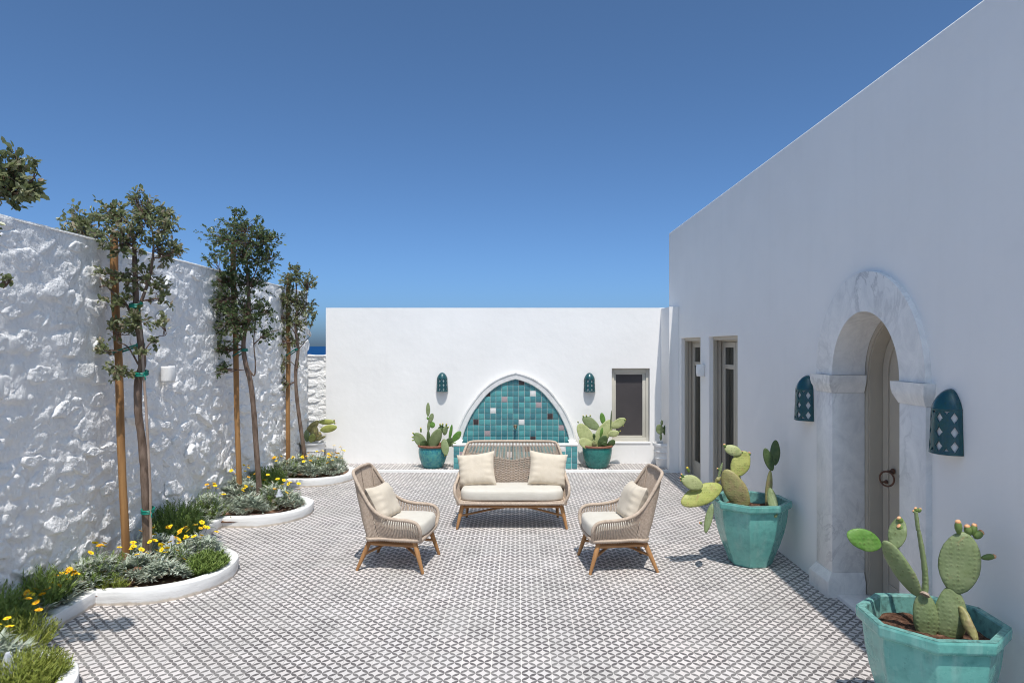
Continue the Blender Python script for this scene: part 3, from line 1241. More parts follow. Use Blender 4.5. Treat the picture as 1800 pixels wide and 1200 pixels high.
PT = .1015
GX, GZ = -.083, .826
special = {(1, 6): 'tile_dark', (-5, 4): 'tile_dark', (3, 4): 'tile_white', (-2, 3): 'tile_pink', (4, 2): 'tile_pink', (-4, 1): 'tile_white',
           (6, 0): 'tile_dark', (-7, -1): 'tile_dark', (1, -1): 'tile_white', (8, -2): 'tile_pink', (-5, -3): 'tile_pink', (3, -4): 'tile_dark',
           (-8, -5): 'tile_white'}
tprot = {}


def tile_proto(mn, parent, s, axis):
    if (mn, axis) in tprot:
        return None
    tb = MB()
    h = s / 2 - .0028
    tb.box(-h, h, -.006, .006, -h, h, .0025)
    o = tb.build('tile', M[mn], parent, True, 35, world=False)
    tprot[(mn, axis)] = o
    return o


trng = random.Random(5)


def put_tile(mn, c, axis='y'):
    rot = (trng.gauss(0, .006), trng.gauss(0, .005), trng.gauss(0, .006))
    c = Vector(c) + Vector((0, trng.uniform(-.0015, .0015), 0))
    o = tile_proto(mn, foun, PT, axis)
    if o is None:
        share(tprot[(mn, axis)], c, foun, rot)
    else:
        o.location = c - wloc(foun)
        o.rotation_euler = rot


def half_w(zv):
    """Half width of the tile field at height zv."""
    best = 0
    for (a, b) in zip(right[:-1], right[1:]):
        if min(a[1], b[1]) <= zv <= max(a[1], b[1]) and abs(b[1] - a[1]) > 1e-6:
            t = (zv - a[1]) / (b[1] - a[1])
            best = max(best, a[0] + (b[0] - a[0]) * t)
    return best


for r in range(-6, 8):
    for c in range(-11, 11):
        x, zc = GX + (c + .5) * PT, GZ + (r + .5) * PT
        if zc < .33:
            continue
        lo = zc - PT / 2 + .002
        wlo = half_w(max(lo, .31))
        if lo > 1.53 or min(abs(x - PT / 2 - FX), abs(x + PT / 2 - FX)) > wlo + .01:
            continue
        put_tile(special.get((c, r), 'tile_teal'), (x, PY - .004, zc))
# basin: tiled front, white cap round an open trough of water
BX0, BX1, BF = -1.093, 1.016, 11.612
mb = MB()
mb.box(BX0, BX1, BF + .008, BF + .11, STEP_Z, .43)
mb.box(BX0, BX0 + .12, BF + .11, BACK_Y - .002, STEP_Z, .43)
mb.box(BX1 - .12, BX1, BF + .11, BACK_Y - .002, STEP_Z, .43)
mb.build('basin', M['plaster'], foun, False)
mb = MB()
mb.box(BX0 - .012, BX1 + .012, BF - .010, BF + .115, .4305, .466, .006)
mb.box(BX0 - .012, BX0 + .125, BF + .1155, BACK_Y - .002, .4305, .466, .006)
mb.box(BX1 - .125, BX1 + .012, BF + .1155, BACK_Y - .002, .4305, .466, .006)
mb.build('basin_cap', M['kerb'], foun)
mb = MB()
mb.box(BX0 + .121, BX1 - .121, BF + .111, BACK_Y - .02, STEP_Z, .37)
mb.build('basin_water', M['basin_water'], foun, False)
fspecial = {(18, 3): 'tile_white', (1, 2): 'tile_pink', (4, 1): 'tile_dark', (9, 2): 'tile_white', (14, 1): 'tile_pink', (12, 3): 'tile_dark'}
for r in range(4):
    for c in range(21):
        x, zc = BX0 + .05 + c * .1004, STEP_Z + .05 + r * .0965
        rot = (trng.gauss(0, .006), trng.gauss(0, .005), trng.gauss(0, .006))
        mn = fspecial.get((c, r), 'tile_teal')
        o = tile_proto(mn, foun, .0985, 'f')
        if o is None:
            share(tprot[(mn, 'f')], (x, BF + .003, zc), foun, rot)
        else:
            o.location = Vector((x, BF + .003, zc)) - wloc(foun)
            o.rotation_euler = rot
mb = MB()
sx, sz = -.04, .70
mb.tube([(sx, PY - .004, sz), (sx, PY - .012, sz), (sx, PY - .02, sz)], [.036, .034, .022], 16)
mb.tube([(sx, PY, sz), (sx, PY - .07, sz + .004), (sx, PY - .105, sz - .006), (sx, PY - .118, sz - .035)], [.017, .016, .016, .014], 10)
mb.tube([(sx - .03, PY - .05, sz + .028), (sx + .03, PY - .05, sz + .028)], .007, 8)
mb.tube([(sx, PY - .05, sz), (sx, PY - .05, sz + .03)], .008, 8)
mb.build('spout', M['brass'], foun)


# ---------------------------------------------------------------- pierced ceramic lanterns
def lantern(label, c, facing, w, h, group='pierced ceramic wall lanterns'):
    """c: point on the wall at the lantern's foot. facing: 'x' hangs on the house wall, 'y' on the rear wall."""
    t = thing('wall_lantern', label, 'lantern', c, group)
    zc = h * .70                                   # where the dome begins
    na, nz = 96, 130

    def rad(z):
        if z <= zc:
            return w / 2 * (1.04 - .10 * z / zc)
        q = (z - zc) / (h - zc)
        return w / 2 * .93 * math.sqrt(max(0, 1 - q ** 1.55)) * (1 - .12 * q)

    def place(th, z, r):
        lat, out = r * math.cos(th), r * math.sin(th) * .98
        return (-out, lat, z) if facing == 'x' else (lat, -out, z)
    zs = list(np.linspace(0, zc, 96)) + list(np.linspace(zc, h, 40))[1:]
    pts = []
    for z in zs:
        for k in range(na + 1):
            pts.append(place(math.pi * k / na, z, rad(z)))
    cols = [math.pi * (.13 + .247 * i) for i in range(4)]

    def hole(th, z):
        f = z / zc
        for row, (zf, hh) in enumerate(((.185, .125), (.50, .125), (.815, .12))):
            for c_ in cols:
                if abs(f - zf) / hh + abs(th - c_) / .20 < 1:
                    return True
        for i in range(3):
            m_ = (cols[i] + cols[i + 1]) / 2
            if 0 <= (f - .075) <= .075 and abs(th - m_) / .13 < 1 - (f - .075) / .075:
                return True
            if 0 <= (.955 - f) <= .075 and abs(th - m_) / .13 < 1 - (.955 - f) / .075:
                return True
        return False
    fs = []
    for i in range(len(zs) - 1):
        for k in range(na):
            zm, tm_ = (zs[i] + zs[i + 1]) / 2, math.pi * (k + .5) / na
            if zm < zc and hole(tm_, zm):
                continue
            q = (i * (na + 1) + k, i * (na + 1) + k + 1, (i + 1) * (na + 1) + k + 1, (i + 1) * (na + 1) + k)
            fs.append(q if facing == 'x' else q[::-1])
    mb = MB()
    mb.add(pts, fs)
    o = mb.build('shade', M['lantern'], t, True, 180, world=False)
    o.data.polygons.foreach_get
    sol = o.modifiers.new('thick', 'SOLIDIFY')
    sol.thickness = .009
    sol.offset = 0
    mb = MB()
    rim = [place(math.pi * k / 40, zc, rad(zc) + .002) for k in range(41)]
    mb.tube(rim, .0045, 6)
    rim = [place(math.pi * k / 40, .004, rad(0) + .001) for k in range(41)]
    mb.tube(rim, .006, 6)
    mb.build('rim', M['lantern'], t, True, 180, world=False)
    mb = MB()
    pts, fs = [], []
    for i, z in enumerate(np.linspace(.012, zc * .99, 8)):
        for k in range(33):
            pts.append(place(math.pi * k / 32, z, rad(z) * .90))
    for i in range(7):
        for k in range(32):
            fs.append((i * 33 + k, i * 33 + k + 1, (i + 1) * 33 + k + 1, (i + 1) * 33 + k))
    mb.add(pts, fs)
    mb.build('added_liner', M['lamp_white'], t, True, 180, world=False)  # pale sleeve added inside so the pierced holes look bright
    return t


lantern('blue-green pierced lantern on the white wall near the window', (1.278, BACK_Y - .003, 1.315), 'y', .19, .335)
lantern('blue-green pierced lantern on the white wall above the tall thin cactus', (-1.346, BACK_Y - .003, 1.32), 'y', .19, .335)
lantern('dark blue pierced lantern between the arched doorway and the large glazed doors', (WALL_R - .003, 6.375, 1.441), 'x', .23, .412)
lantern('dark blue pierced lantern beside the marble doorway above the nearest cactus', (WALL_R - .003, 4.272, 1.461), 'x', .225, .398)


# ---------------------------------------------------------------- small white wall lights
def wall_light(label, c, sgn):
    """c on the wall, centre of the light; sgn +1 faces +x, -1 faces -x."""
    t = thing('wall_light', label, 'wall light', c, 'small white wall lights')
    w, h, d = .145, .17, .085
    n, rows = 14, 8
    vs, fs = [], []
    for r in range(rows + 1):
        z = -h / 2 + h * r / rows
        bul = 1 + .12 * (1 - (2 * r / rows - 1) ** 2)
        for k in range(n + 1):
            a = math.pi * k / n
            ca, sa = math.cos(a), math.sin(a)
            y = w / 2 * (abs(ca) ** .55) * (1 if ca > 0 else -1) * (.94 + .06 * bul)
            x = d * (sa ** .6) * bul
            vs.append((sgn * x, y, z))
    for r in range(rows):
        for k in range(n):
            a, b = r * (n + 1) + k, (r + 1) * (n + 1) + k
            q = (a, a + 1, b + 1, b)
            fs.append(q if sgn > 0 else q[::-1])
    mb = MB()
    mb.add(vs, fs)
    o = mb.build('shade', M['lamp_white'], t, True, 50, world=False)
    so = o.modifiers.new('thick', 'SOLIDIFY')
    so.thickness = .008
    so.offset = -1
    mb = MB()
    mb.box(min(0, sgn * .02) - .0, max(0, sgn * .02), -.05, .05, -.06, .06, .003)
    mb.build('back_plate', M['lamp_white'], t, world=False)
    return t


wall_light('small white wall light on the rough wall behind the tallest bushy tree', (WALL_L + .03, 7.31, 1.83), 1)
wall_light('small white wall light on the rough wall behind the middle tree trunk', (WALL_L + .03, 9.55, 1.83), 1)
wall_light('small white wall light on the rough wall at the picture edge', (WALL_L + .03, 4.845, 1.83), 1)
wall_light('small white wall light on the pier between two glazed doors', (WALL_R - .002, 9.97, 1.775), -1)


# ---------------------------------------------------------------- pots
def soil_disc(mb, r, z, n=40, rings=8, lump=.018, seed=0, poly=None, rot=0):
    pts, fs = [(0, 0, z)], []
    for i in range(1, rings + 1):
        for k in range(n):
            t = 2 * math.pi * k / n
            rr = r * i / rings
            if poly:
                a = ((t - rot) % (2 * math.pi / poly)) - math.pi / poly
                rr *= math.cos(math.pi / poly) / math.cos(a)
            x, y = rr * math.cos(t), rr * math.sin(t)
            pts.append((x, y, z + fbm((x * 1.0, y * 1.0, seed), 4, 9) * lump * 1.6 - .01 * (i == rings)))
    for k in range(n):
        fs.append((0, 1 + k, 1 + (k + 1) % n))
    for i in range(rings - 1):
        for k in range(n):
            a, b = 1 + i * n, 1 + (i + 1) * n
            fs.append((a + k, b + k, b + (k + 1) % n, a + (k + 1) % n))
    mb.add(pts, fs)


def octagon_pot(label, x, y, s, rot, hz=1.0):
    t = thing('octagonal_pot', label, 'plant pot', (x, y, 0), 'large octagonal sea-green pots')
    out = [(.001, 0), (.195, 0), (.206, .012), (.232, .09), (.278, .20), (.316, .32), (.339, .43), (.350, .52), (.353, .556),
           (.376, .562), (.385, .572), (.388, .615), (.384, .628)]
    inn = [(.384, .628), (.347, .630), (.340, .622), (.332, .56), (.31, .46), (.001, .46)]
    mb = MB()
    mb.lathe([(r * s, z * hz) for r, z in out], 8, (0, 0, 0), rot, False)
    o = mb.build('body', M['celadon'], t, True, 18, world=False)
    bv = o.modifiers.new('edge', 'BEVEL')
    bv.width = .007
    bv.segments = 3
    bv.limit_method = 'ANGLE'
    bv.angle_limit = math.radians(20)
    mb = MB()
    mb.lathe([(r * s, z * hz + (.0015 if i == 0 else 0)) for i, (r, z) in enumerate(inn)], 8, (0, 0, 0), rot, False)
    mb.build('inner_wall', M['celadon_in'], t, True, 18, world=False)
    mb = MB()
    soil_disc(mb, .335 * s, .535 * hz, 48, 10, .022, x, 8, rot)
    mb.build('soil', M['pot_soil'], t, True, 180, world=False)
    return t


def round_pot(name, label, x, y, z, s, prof, mats, group=None, rim=None):
    t = thing(name, label, 'plant pot', (x, y, z), group)
    mb = MB()
    mb.lathe([(r * s, q * s) for r, q in prof], 48, (0, 0, 0), 0, False)
    mb.build('body', mats[0], t, True, 40, world=False)
    if rim:
        mb = MB()
        mb.lathe([(r * s, q * s) for r, q in rim[0]], 48, (0, 0, 0), 0, False)
        mb.build('rim', mats[1], t, True, 40, world=False)
    return t


POT_A = octagon_pot('sea-green octagonal pot nearest the camera by the marble doorway', 2.262, 3.74, .955, math.radians(-121 + 5), 1.04)
POT_B = octagon_pot('sea-green octagonal pot standing before the glazed doors', 2.292, 6.73, 1.0, math.radians(-109))

gl_prof = [(.001, 0), (.155, 0), (.17, .012), (.205, .08), (.235, .17), (.248, .25), (.246, .31), (.238, .345), (.236, .352)]
gl_rim = [[(.234, .350), (.252, .353), (.262, .368), (.26, .386), (.247, .394), (.228, .390), (.222, .37), (.218, .30)]]
POT_C = round_pot('glazed_pot', 'round turquoise streaked pot with brown rim by the fountain', -1.465, 11.80, STEP_Z, 1.0, gl_prof, (M['pot_blue'], M['terracotta']), 'round glazed pots beside the fountain', gl_rim)
gt_prof = [(.001, 0), (.165, 0), (.18, .012), (.212, .08), (.238, .17), (.252, .25), (.257, .31), (.256, .345), (.255, .352)]
gt_rim = [[(.252, .350), (.262, .352), (.272, .362), (.272, .382), (.262, .390), (.24, .388), (.232, .37), (.225, .30)]]
POT_D = round_pot('glazed_pot', 'round deep teal pot with brown rim under the window', 1.375, 11.80, STEP_Z, 1.0, gt_prof, (M['pot_teal'], M['terracotta']), 'round glazed pots beside the fountain', gt_rim)
for P_, r_ in ((POT_C, .222), (POT_D, .232)):
    mb = MB()
    soil_disc(mb, r_, .335, 36, 6, .015, P_.location.x)
    mb.build('soil', M['pot_soil'], P_, True, 180, world=False)

wp = [(.001, 0), (.125, 0), (.133, .01), (.15, .14), (.166, .15), (.167, .16), (.156, .168), (.163, .255), (.18, .262), (.183, .275), (.172, .285),
      (.178, .355), (.196, .362), (.20, .38), (.197, .41), (.19, .415), (.176, .41), (.168, .36), (.001, .355)]
POT_E = round_pot('white_pot', 'white banded pot in the far corner beside the house', 2.545, 11.86, STEP_Z, 1.0, wp, (M['white_pot'],))
bk = [(.001, 0), (.135, 0), (.14, .01), (.15, .07), (.158, .075), (.157, .085), (.16, .16), (.168, .166), (.166, .176), (.172, .25), (.18, .256), (.178, .266),
      (.185, .34), (.195, .35), (.20, .365), (.197, .38), (.187, .378), (.178, .35), (.17, .32), (.001, .315)]
POT_F = round_pot('white_bucket_pot', 'white bucket-shaped pot with a ring handle behind the last flower bed', -3.575, 11.93, STEP_Z, 1.08, bk, (M['white_pot'],))
mb = MB()
hx = .205
mb.tube([(hx, 0, .37), (hx + .03, 0, .365), (hx + .038, 0, .34), (hx + .03, 0, .31), (hx - .005, 0, .30)], .006, 6)
mb.build('handle', M['white_pot'], POT_F, world=False)
for P_, r_, z_ in ((POT_E, .172, .365), (POT_F, .19, .35)):
    mb = MB()
    soil_disc(mb, r_, z_, 30, 5, .012, P_.location.x)
    mb.build('soil', M['pot_soil'], P_, True, 180, world=False)


# ---------------------------------------------------------------- prickly pears
def pad(root, p0, p1, w, turn, mat, th=.026, blunt=1.0, view=None, bend=0.0, name='pad', neck=.30):
    """An opuntia pad from p0 to p1, w wide; turn rotates its face about its length (0 faces the courtyard)."""
    p0, p1 = Vector(p0), Vector(p1)
    L = (p1 - p0)
    ln_ = L.length
    d = L.normalized()
    vdir = Vector((0, 0, EYE)) - (p0 + p1) / 2 if view is None else view
    nrm = (vdir - d * vdir.dot(d)).normalized()
    side = d.cross(nrm).normalized()
    nrm = Matrix.Rotation(turn, 3, d) @ nrm
    side = Matrix.Rotation(turn, 3, d) @ side
    nr, n = 12, 18
    seed = p0.x * 13 + p1.z * 7
    vs, fs = [], []
    for i in range(nr + 1):
        t = i / nr
        tt = .5 - .5 * math.cos(math.pi * t)
        # obovate outline: narrow neck, widest past the middle
        ww = (math.sin(math.pi * min(1, max(0, tt)) ** (.78 * blunt)) ** .47) if 0 < tt < 1 else 0.0
        ww = max(ww * (1 - neck * (1 - tt) ** 2.2), .02 if tt > .5 else .20 * min(1, .05 / max(w, .01)) + .1)
        for k in range(n):
            a = 2 * math.pi * k / n
            c, s = math.cos(a), math.sin(a)
            x = w / 2 * ww * c
            z = th / 2 * (abs(s) ** .8) * (1 if s > 0 else -1) * (ww ** .45)
            wob = 1 + .06 * noise.noise(Vector((c * 1.5, tt * 4, seed)))
            q = p0 + d * (ln_ * tt) + side * (x * wob) + nrm * (z + bend * ln_ * math.sin(math.pi * tt) + .010 * noise.noise(Vector((x * 12, tt * 3, seed + 4))))
            vs.append(q)
    for i in range(nr):
        for k in range(n):
            fs.append((i * n + k, i * n + (k + 1) % n, (i + 1) * n + (k + 1) % n, (i + 1) * n + k))
    fs.append(tuple(range(n - 1, -1, -1)))
    fs.append(tuple(range(nr * n, nr * n + n)))
    mb = MB()
    mb.add(vs, fs)
    return mb.build(name, M[mat], root, True, 180)


def fruit(root, p0, p1, r, tip='fruit_tip'):
    p0, p1 = Vector(p0), Vector(p1)
    mb = MB()
    P_ = [p0.lerp(p1, t) for t in (0, .15, .4, .65, .8)]
    mb.tube(P_, [r * .45, r * .75, r, r * .95, r * .75], 10)
    mb.slot = 1
    P_ = [p0.lerp(p1, t) for t in (.78, .88, 1.0)]
    mb.tube(P_, [r * .72, r * .8, r * .45], 8)
    return mb.build('bud', [M['fruit'], M[tip]], root, True, 60)


def spines(root, pts):
    mb = MB()
    for a, b in pts:
        mb.tube([a, b], [.001, .0004], 3)
    return mb.build('spines', M['bamboo'], root, False)


def cactus(label, pot, cx0, cy0, sc, Y, pads, fruits=(), tip='fruit_tip', group='potted prickly pears'):
    """pads: (x0, y0, x1, y1, width, turn, mat, dY0, dY1[, th]) in a detail view of scale sc with corner (cx0, cy0)."""
    t = thing('prickly_pear', label, 'cactus', pot, group)

    def P(x, y, dy):
        return at(cx0 + x / sc, cy0 + y / sc, Y + dy)
    for q in pads:
        x0, y0_, x1, y1_, w, turn, mat, d0, d1 = q[:9]
        a, b = P(x0, y0_, d0), P(x1, y1_, d1)
        ww = w / sc / 1200 * (Y + (d0 + d1) / 2)
        k = dict(th=q[9]) if len(q) > 9 else {}
        if len(q) > 10:
            k['blunt'] = q[10]
        pad(t, a, b, ww / max(.35, math.cos(turn)), turn, mat, **k)
    for q in fruits:
        x0, y0_, x1, y1_, r, dy = q[:6]
        fruit(t, P(x0, y0_, dy), P(x1, y1_, dy), r / sc / 1200 * Y, q[6] if len(q) > 6 else tip)
    return t


# nearest pot
near_cactus = cactus('prickly pear with large grey-green pads and orange buds, nearest the camera', (2.287, 3.74, .55), 1470, 880, 4.8, 3.74, [
    (775, 1190, 735, 765, 205, .25, 'pad_sage', 0, .02, .05, 1.0),
    (700, 800, 400, 335, 165, -.55, 'pad_sage', .03, .07, .036),
    (378, 380, 88, 275, 190, .1, 'pad_green', .07, .10, .022),
    (490, 400, 540, 140, 150, -.35, 'pad_sage', .08, .12, .024),
    (955, 1165, 975, 720, 290, .3, 'pad_sage', -.02, -.02, .055, .62),
    (1010, 780, 1075, 262, 330, .2, 'pad_sage', -.03, -.03, .034),
    (1045, 890, 1190, 1205, 85, .4, 'pad_brown', -.05, -.16, .04, .8),
], [(1035, 275, 1025, 160, 30, -.03), (1120, 290, 1100, 200, 30, -.03), (1150, 290, 1168, 190, 28, -.02), (1165, 310, 1235, 255, 33, -.03),
    (1228, 480, 1345, 465, 26, -.02), (560, 190, 522, 135, 24, .11), (565, 245, 520, 205, 26, .10), (685, 95, 665, 55, 18, .12), (690, 95, 712, 60, 18, .12),
    (672, 100, 645, 80, 13, .12)])

for nm, pts_, rr_ in (('stem', [(742, 800), (752, 690), (742, 540), (718, 380), (694, 245)], (.024, .0195, .018, .0165, .012)), ('stem', [(690, 250), (682, 180), (672, 92)], (.0125, .0135, .0125))):
    P_ = smooth_path([at(1470 + x / 4.8, 880 + y / 4.8, 3.80 + .04 * (800 - y) / 700) for x, y in pts_], 5)
    mb = MB()
    mb.tube(P_, [np.interp(i / (len(P_) - 1), np.linspace(0, 1, len(rr_)), rr_) * (1 + .06 * math.sin(i * 2.2)) for i in range(len(P_))], 12, True, .75)
    mb.build(nm, M['pad_sage'], near_cactus, True, 60)
mb = MB()
mb.tube([at(1470 + 745 / 4.8, 880 + 795 / 4.8, 3.735), at(1470 + 752 / 4.8, 880 + 775 / 4.8, 3.74)], [.026, .020], 12)
mb.build('cut_scar', M['bamboo'], near_cactus, True, 40)

# pot in front of the glazed doors
cactus('prickly pear with yellowed drooping pads in front of the glazed doors', (2.292, 6.73, .53), 1180, 760, 4.8, 6.73, [
    (625, 640, 450, 312, 205, -.2, 'pad_brown', -.12, -.05, .06, .9),
    (600, 470, 515, 320, 60, .9, 'pad_dark', .02, .02, .04),
    (535, 365, 635, 160, 165, .15, 'pad_olive', -.04, 0, .035),
    (592, 175, 448, 125, 95, .1, 'pad_pale', -.01, .0, .03),
    (420, 450, 85, 600, 185, .1, 'pad_olive', -.10, -.22, .045),
    (262, 455, 85, 385, 130, .1, 'pad_pale', -.18, -.22, .035),
    (372, 420, 415, 370, 42, .1, 'pad_brown', -.06, -.06, .035),
    (392, 395, 432, 252, 26, 0, 'pad_sage', -.06, -.06, .022),
    (345, 600, 288, 845, 66, .3, 'pad_sage', -.22, -.30, .03),
    (808, 640, 836, 315, 62, 0, 'pad_brown', -.02, .02, .06),
    (850, 320, 790, 130, 80, .3, 'pad_dark', .02, .03, .024),
    (872, 275, 880, 62, 88, .2, 'pad_dark', .03, .05, .03),
    (832, 470, 882, 718, 88, .1, 'pad_sage', -.10, -.33, .034, .9),
], [(645, 200, 662, 165, 17, 0), (150, 335, 132, 290, 13, -.2, 'fruit_yellow'), (108, 380, 82, 345, 10, -.22), (98, 395, 72, 375, 10, -.22), (95, 410, 74, 400, 9, -.22),
    (262, 765, 236, 760, 12, -.26), (455, 125, 445, 95, 14, 0), (412, 315, 385, 300, 10, -.06), (590, 175, 600, 155, 12, 0)])

# pots by the fountain
cactus('green prickly pear with one tall thin stack of pads beside the fountain', (-1.465, 11.80, .37), 700, 640, 4.5, 11.80, [
    (215, 650, 130, 545, 90, .1, 'pad_sage', -.06, -.10), (200, 660, 205, 600, 70, .4, 'pad_dark', -.12, -.14),
    (240, 655, 238, 520, 34, 0, 'pad_dark', 0, 0, .05), (238, 535, 244, 440, 26, 0, 'pad_sage', 0, 0, .03),
    (246, 480, 292, 478, 55, .1, 'pad_green', 0, 0), (248, 462, 272, 388, 42, .1, 'pad_sage', 0, 0), (236, 412, 236, 303, 36, .1, 'pad_sage', 0, .02),
    (240, 440, 228, 415, 20, 0, 'pad_green', 0, 0), (262, 660, 330, 510, 95, .15, 'pad_sage', -.02, -.02), (300, 655, 300, 560, 55, .6, 'pad_dark', .05, .05),
    (330, 545, 350, 485, 60, .1, 'pad_dark', 0, .02), (365, 560, 378, 485, 45, .3, 'pad_sage', 0, 0), (362, 590, 378, 720, 66, .2, 'pad_sage', -.22, -.30),
    (395, 650, 420, 580, 75, .3, 'pad_dark', -.1, -.1), (405, 600, 425, 475, 28, .2, 'pad_green', -.05, -.05), (430, 610, 495, 530, 58, .1, 'pad_green', -.08, -.1),
    (385, 660, 350, 600, 60, .2, 'pad_sage', -.12, -.16), (420, 640, 460, 630, 45, .4, 'pad_sage', -.12, -.14),
], [(135, 560, 112, 540, 7, -.1), (130, 580, 106, 575, 7, -.1), (128, 598, 108, 602, 6, -.1), (180, 540, 178, 500, 8, -.08), (335, 490, 330, 470, 8, 0), (350, 490, 352, 466, 8, 0),
    (380, 490, 382, 468, 8, 0), (390, 505, 400, 492, 7, 0), (440, 655, 455, 670, 7, -.14), (380, 700, 385, 722, 6, -.28), (370, 705, 366, 725, 6, -.28), (450, 640, 470, 650, 6, -.14)], 'fruit_yellow')
cactus('spreading pale prickly pear with broad pads in the deep teal pot', (1.375, 11.80, .37), 700, 640, 4.5, 11.80, [
    (1535, 650, 1428, 470, 120, .1, 'pad_pale', 0, .05), (1545, 655, 1430, 600, 90, .2, 'pad_pale', -.10, -.14), (1585, 510, 1458, 420, 88, .1, 'pad_sage', .05, .08),
    (1625, 475, 1608, 383, 46, .1, 'pad_green', .05, .06), (1555, 660, 1685, 440, 120, .15, 'pad_pale', -.02, .05), (1688, 500, 1798, 432, 76, .1, 'pad_pale', .03, .02),
    (1660, 555, 1748, 540, 58, .1, 'pad_pale', -.06, -.06), (1680, 520, 1686, 362, 12, 0, 'pad_dark', .03, .05, .03), (1590, 660, 1645, 565, 80, .2, 'pad_dark', -.08, -.08),
    (1600, 575, 1615, 500, 28, .2, 'pad_green', -.08, -.08), (1660, 650, 1712, 600, 55, .3, 'pad_dark', -.08, -.10), (1550, 590, 1548, 545, 26, 0, 'pad_dark', -.04, -.04),
    (1560, 655, 1540, 600, 45, .3, 'pad_pale', -.12, -.16), (1620, 655, 1640, 615, 50, .2, 'pad_dark', -.10, -.12),
], [(1465, 425, 1462, 402, 6, .07), (1490, 415, 1488, 400, 6, .07), (1520, 415, 1518, 400, 6, .07), (1788, 445, 1800, 436, 9, .02), (1775, 475, 1782, 490, 5, .02), (1745, 535, 1760, 525, 6, -.06),
    (1425, 465, 1420, 450, 6, .05), (1432, 490, 1420, 488, 5, .05)], 'fruit_yellow')
cactus('small dark prickly pear in the banded white pot beside the house', (2.545, 11.86, .37), 1140, 730, 24, 11.84, [
    (500, 790, 440, 370, 350, .1, 'pad_sage', -.05, -.05), (560, 420, 560, 185, 120, .1, 'pad_sage', -.05, -.05), (700, 820, 800, 360, 330, .3, 'pad_dark', 0, 0),
    (830, 400, 770, 85, 100, .2, 'pad_dark', 0, .02), (760, 1080, 790, 780, 110, 0, 'pad_dark', 0, 0, .05), (520, 1050, 520, 760, 120, 0, 'pad_sage', -.03, -.05, .04)])
cactus('prickly pear with dry drooping pads in the white bucket pot', (-3.575, 11.93, .36), 510, 590, 5, 11.93, [
    (205, 930, 222, 790, 78, .2, 'pad_brown', 0, 0, .05), (145, 850, 250, 745, 66, .2, 'pad_brown', -.02, .0, .03), (250, 758, 395, 755, 52, .1, 'pad_olive', 0, 0, .03),
    (265, 830, 412, 800, 72, .1, 'pad_olive', -.05, -.08, .03), (150, 930, 143, 825, 52, .2, 'pad_sage', -.06, -.06, .04), (180, 935, 205, 860, 60, .3, 'pad_olive', -.10, -.10),
    (225, 920, 315, 880, 26, .1, 'pad_brown', -.08, -.12, .02), (255, 920, 262, 840, 40, .2, 'pad_brown', -.02, 0)],
    [(385, 755, 388, 735, 7, 0), (385, 770, 400, 768, 7, -.04)])


# ---------------------------------------------------------------- rope furniture
def rim_points(a, b):
    """Right half of the top rail, from the seat front up over the arm to the middle of the back (x right, y back)."""
    p = [(a - .055, -.300, .312), (a - .012, -.310, .40), (a - .002, -.285, .468), (a, -.215, .500), (a - .004, -.06, .510), (a - .012, .07, .540), (a - .03, .17, .608),
         (a - .055 if a < .5 else a - .045, .265, .735), (b + .028, .345, .860), (b + .0, .378, .908), (b - .045, .390, .925), (b - .15, .396, .93), (0, .40, .932)]
    return p


def pillow_mesh(w, h, t, rng, n=22):
    vs, fs = [], []
    sd = rng.uniform(0, 50)
    for side in (1, -1):
        for i in range(n + 1):
            for j in range(n + 1):
                u, v = 2 * i / n - 1, 2 * j / n - 1
                e = (1 - u ** 4) * (1 - v ** 4)
                z = t / 2 * max(0, e) ** .55
                # pinched edges, pointed corners
                px = u * (1 - .09 * (1 - v * v) * abs(u) ** 3)
                py = v * (1 - .09 * (1 - u * u) * abs(v) ** 3)
                # gathers running in from the edges
                g = max(abs(u), abs(v)) ** 2.5
                z += g * max(0, e) ** .4 * .011 * math.sin(17 * (u if abs(v) > abs(u) else v) + sd + 2 * noise.noise(Vector((u * 2, v * 2, sd))))
                z *= 1 + .22 * noise.noise(Vector((u * 1.1, v * 1.1, sd + side)))
                vs.append((px * w / 2, side * z, py * h / 2))
    m_ = (n + 1) ** 2
    for i in range(n):
        for j in range(n):
            a = i * (n + 1) + j
            q = (a, a + n + 1, a + n + 2, a + 1)
            fs.append(q[::-1] if False else q)
            fs.append(tuple(x + m_ for x in reversed(q)))
    return vs, fs


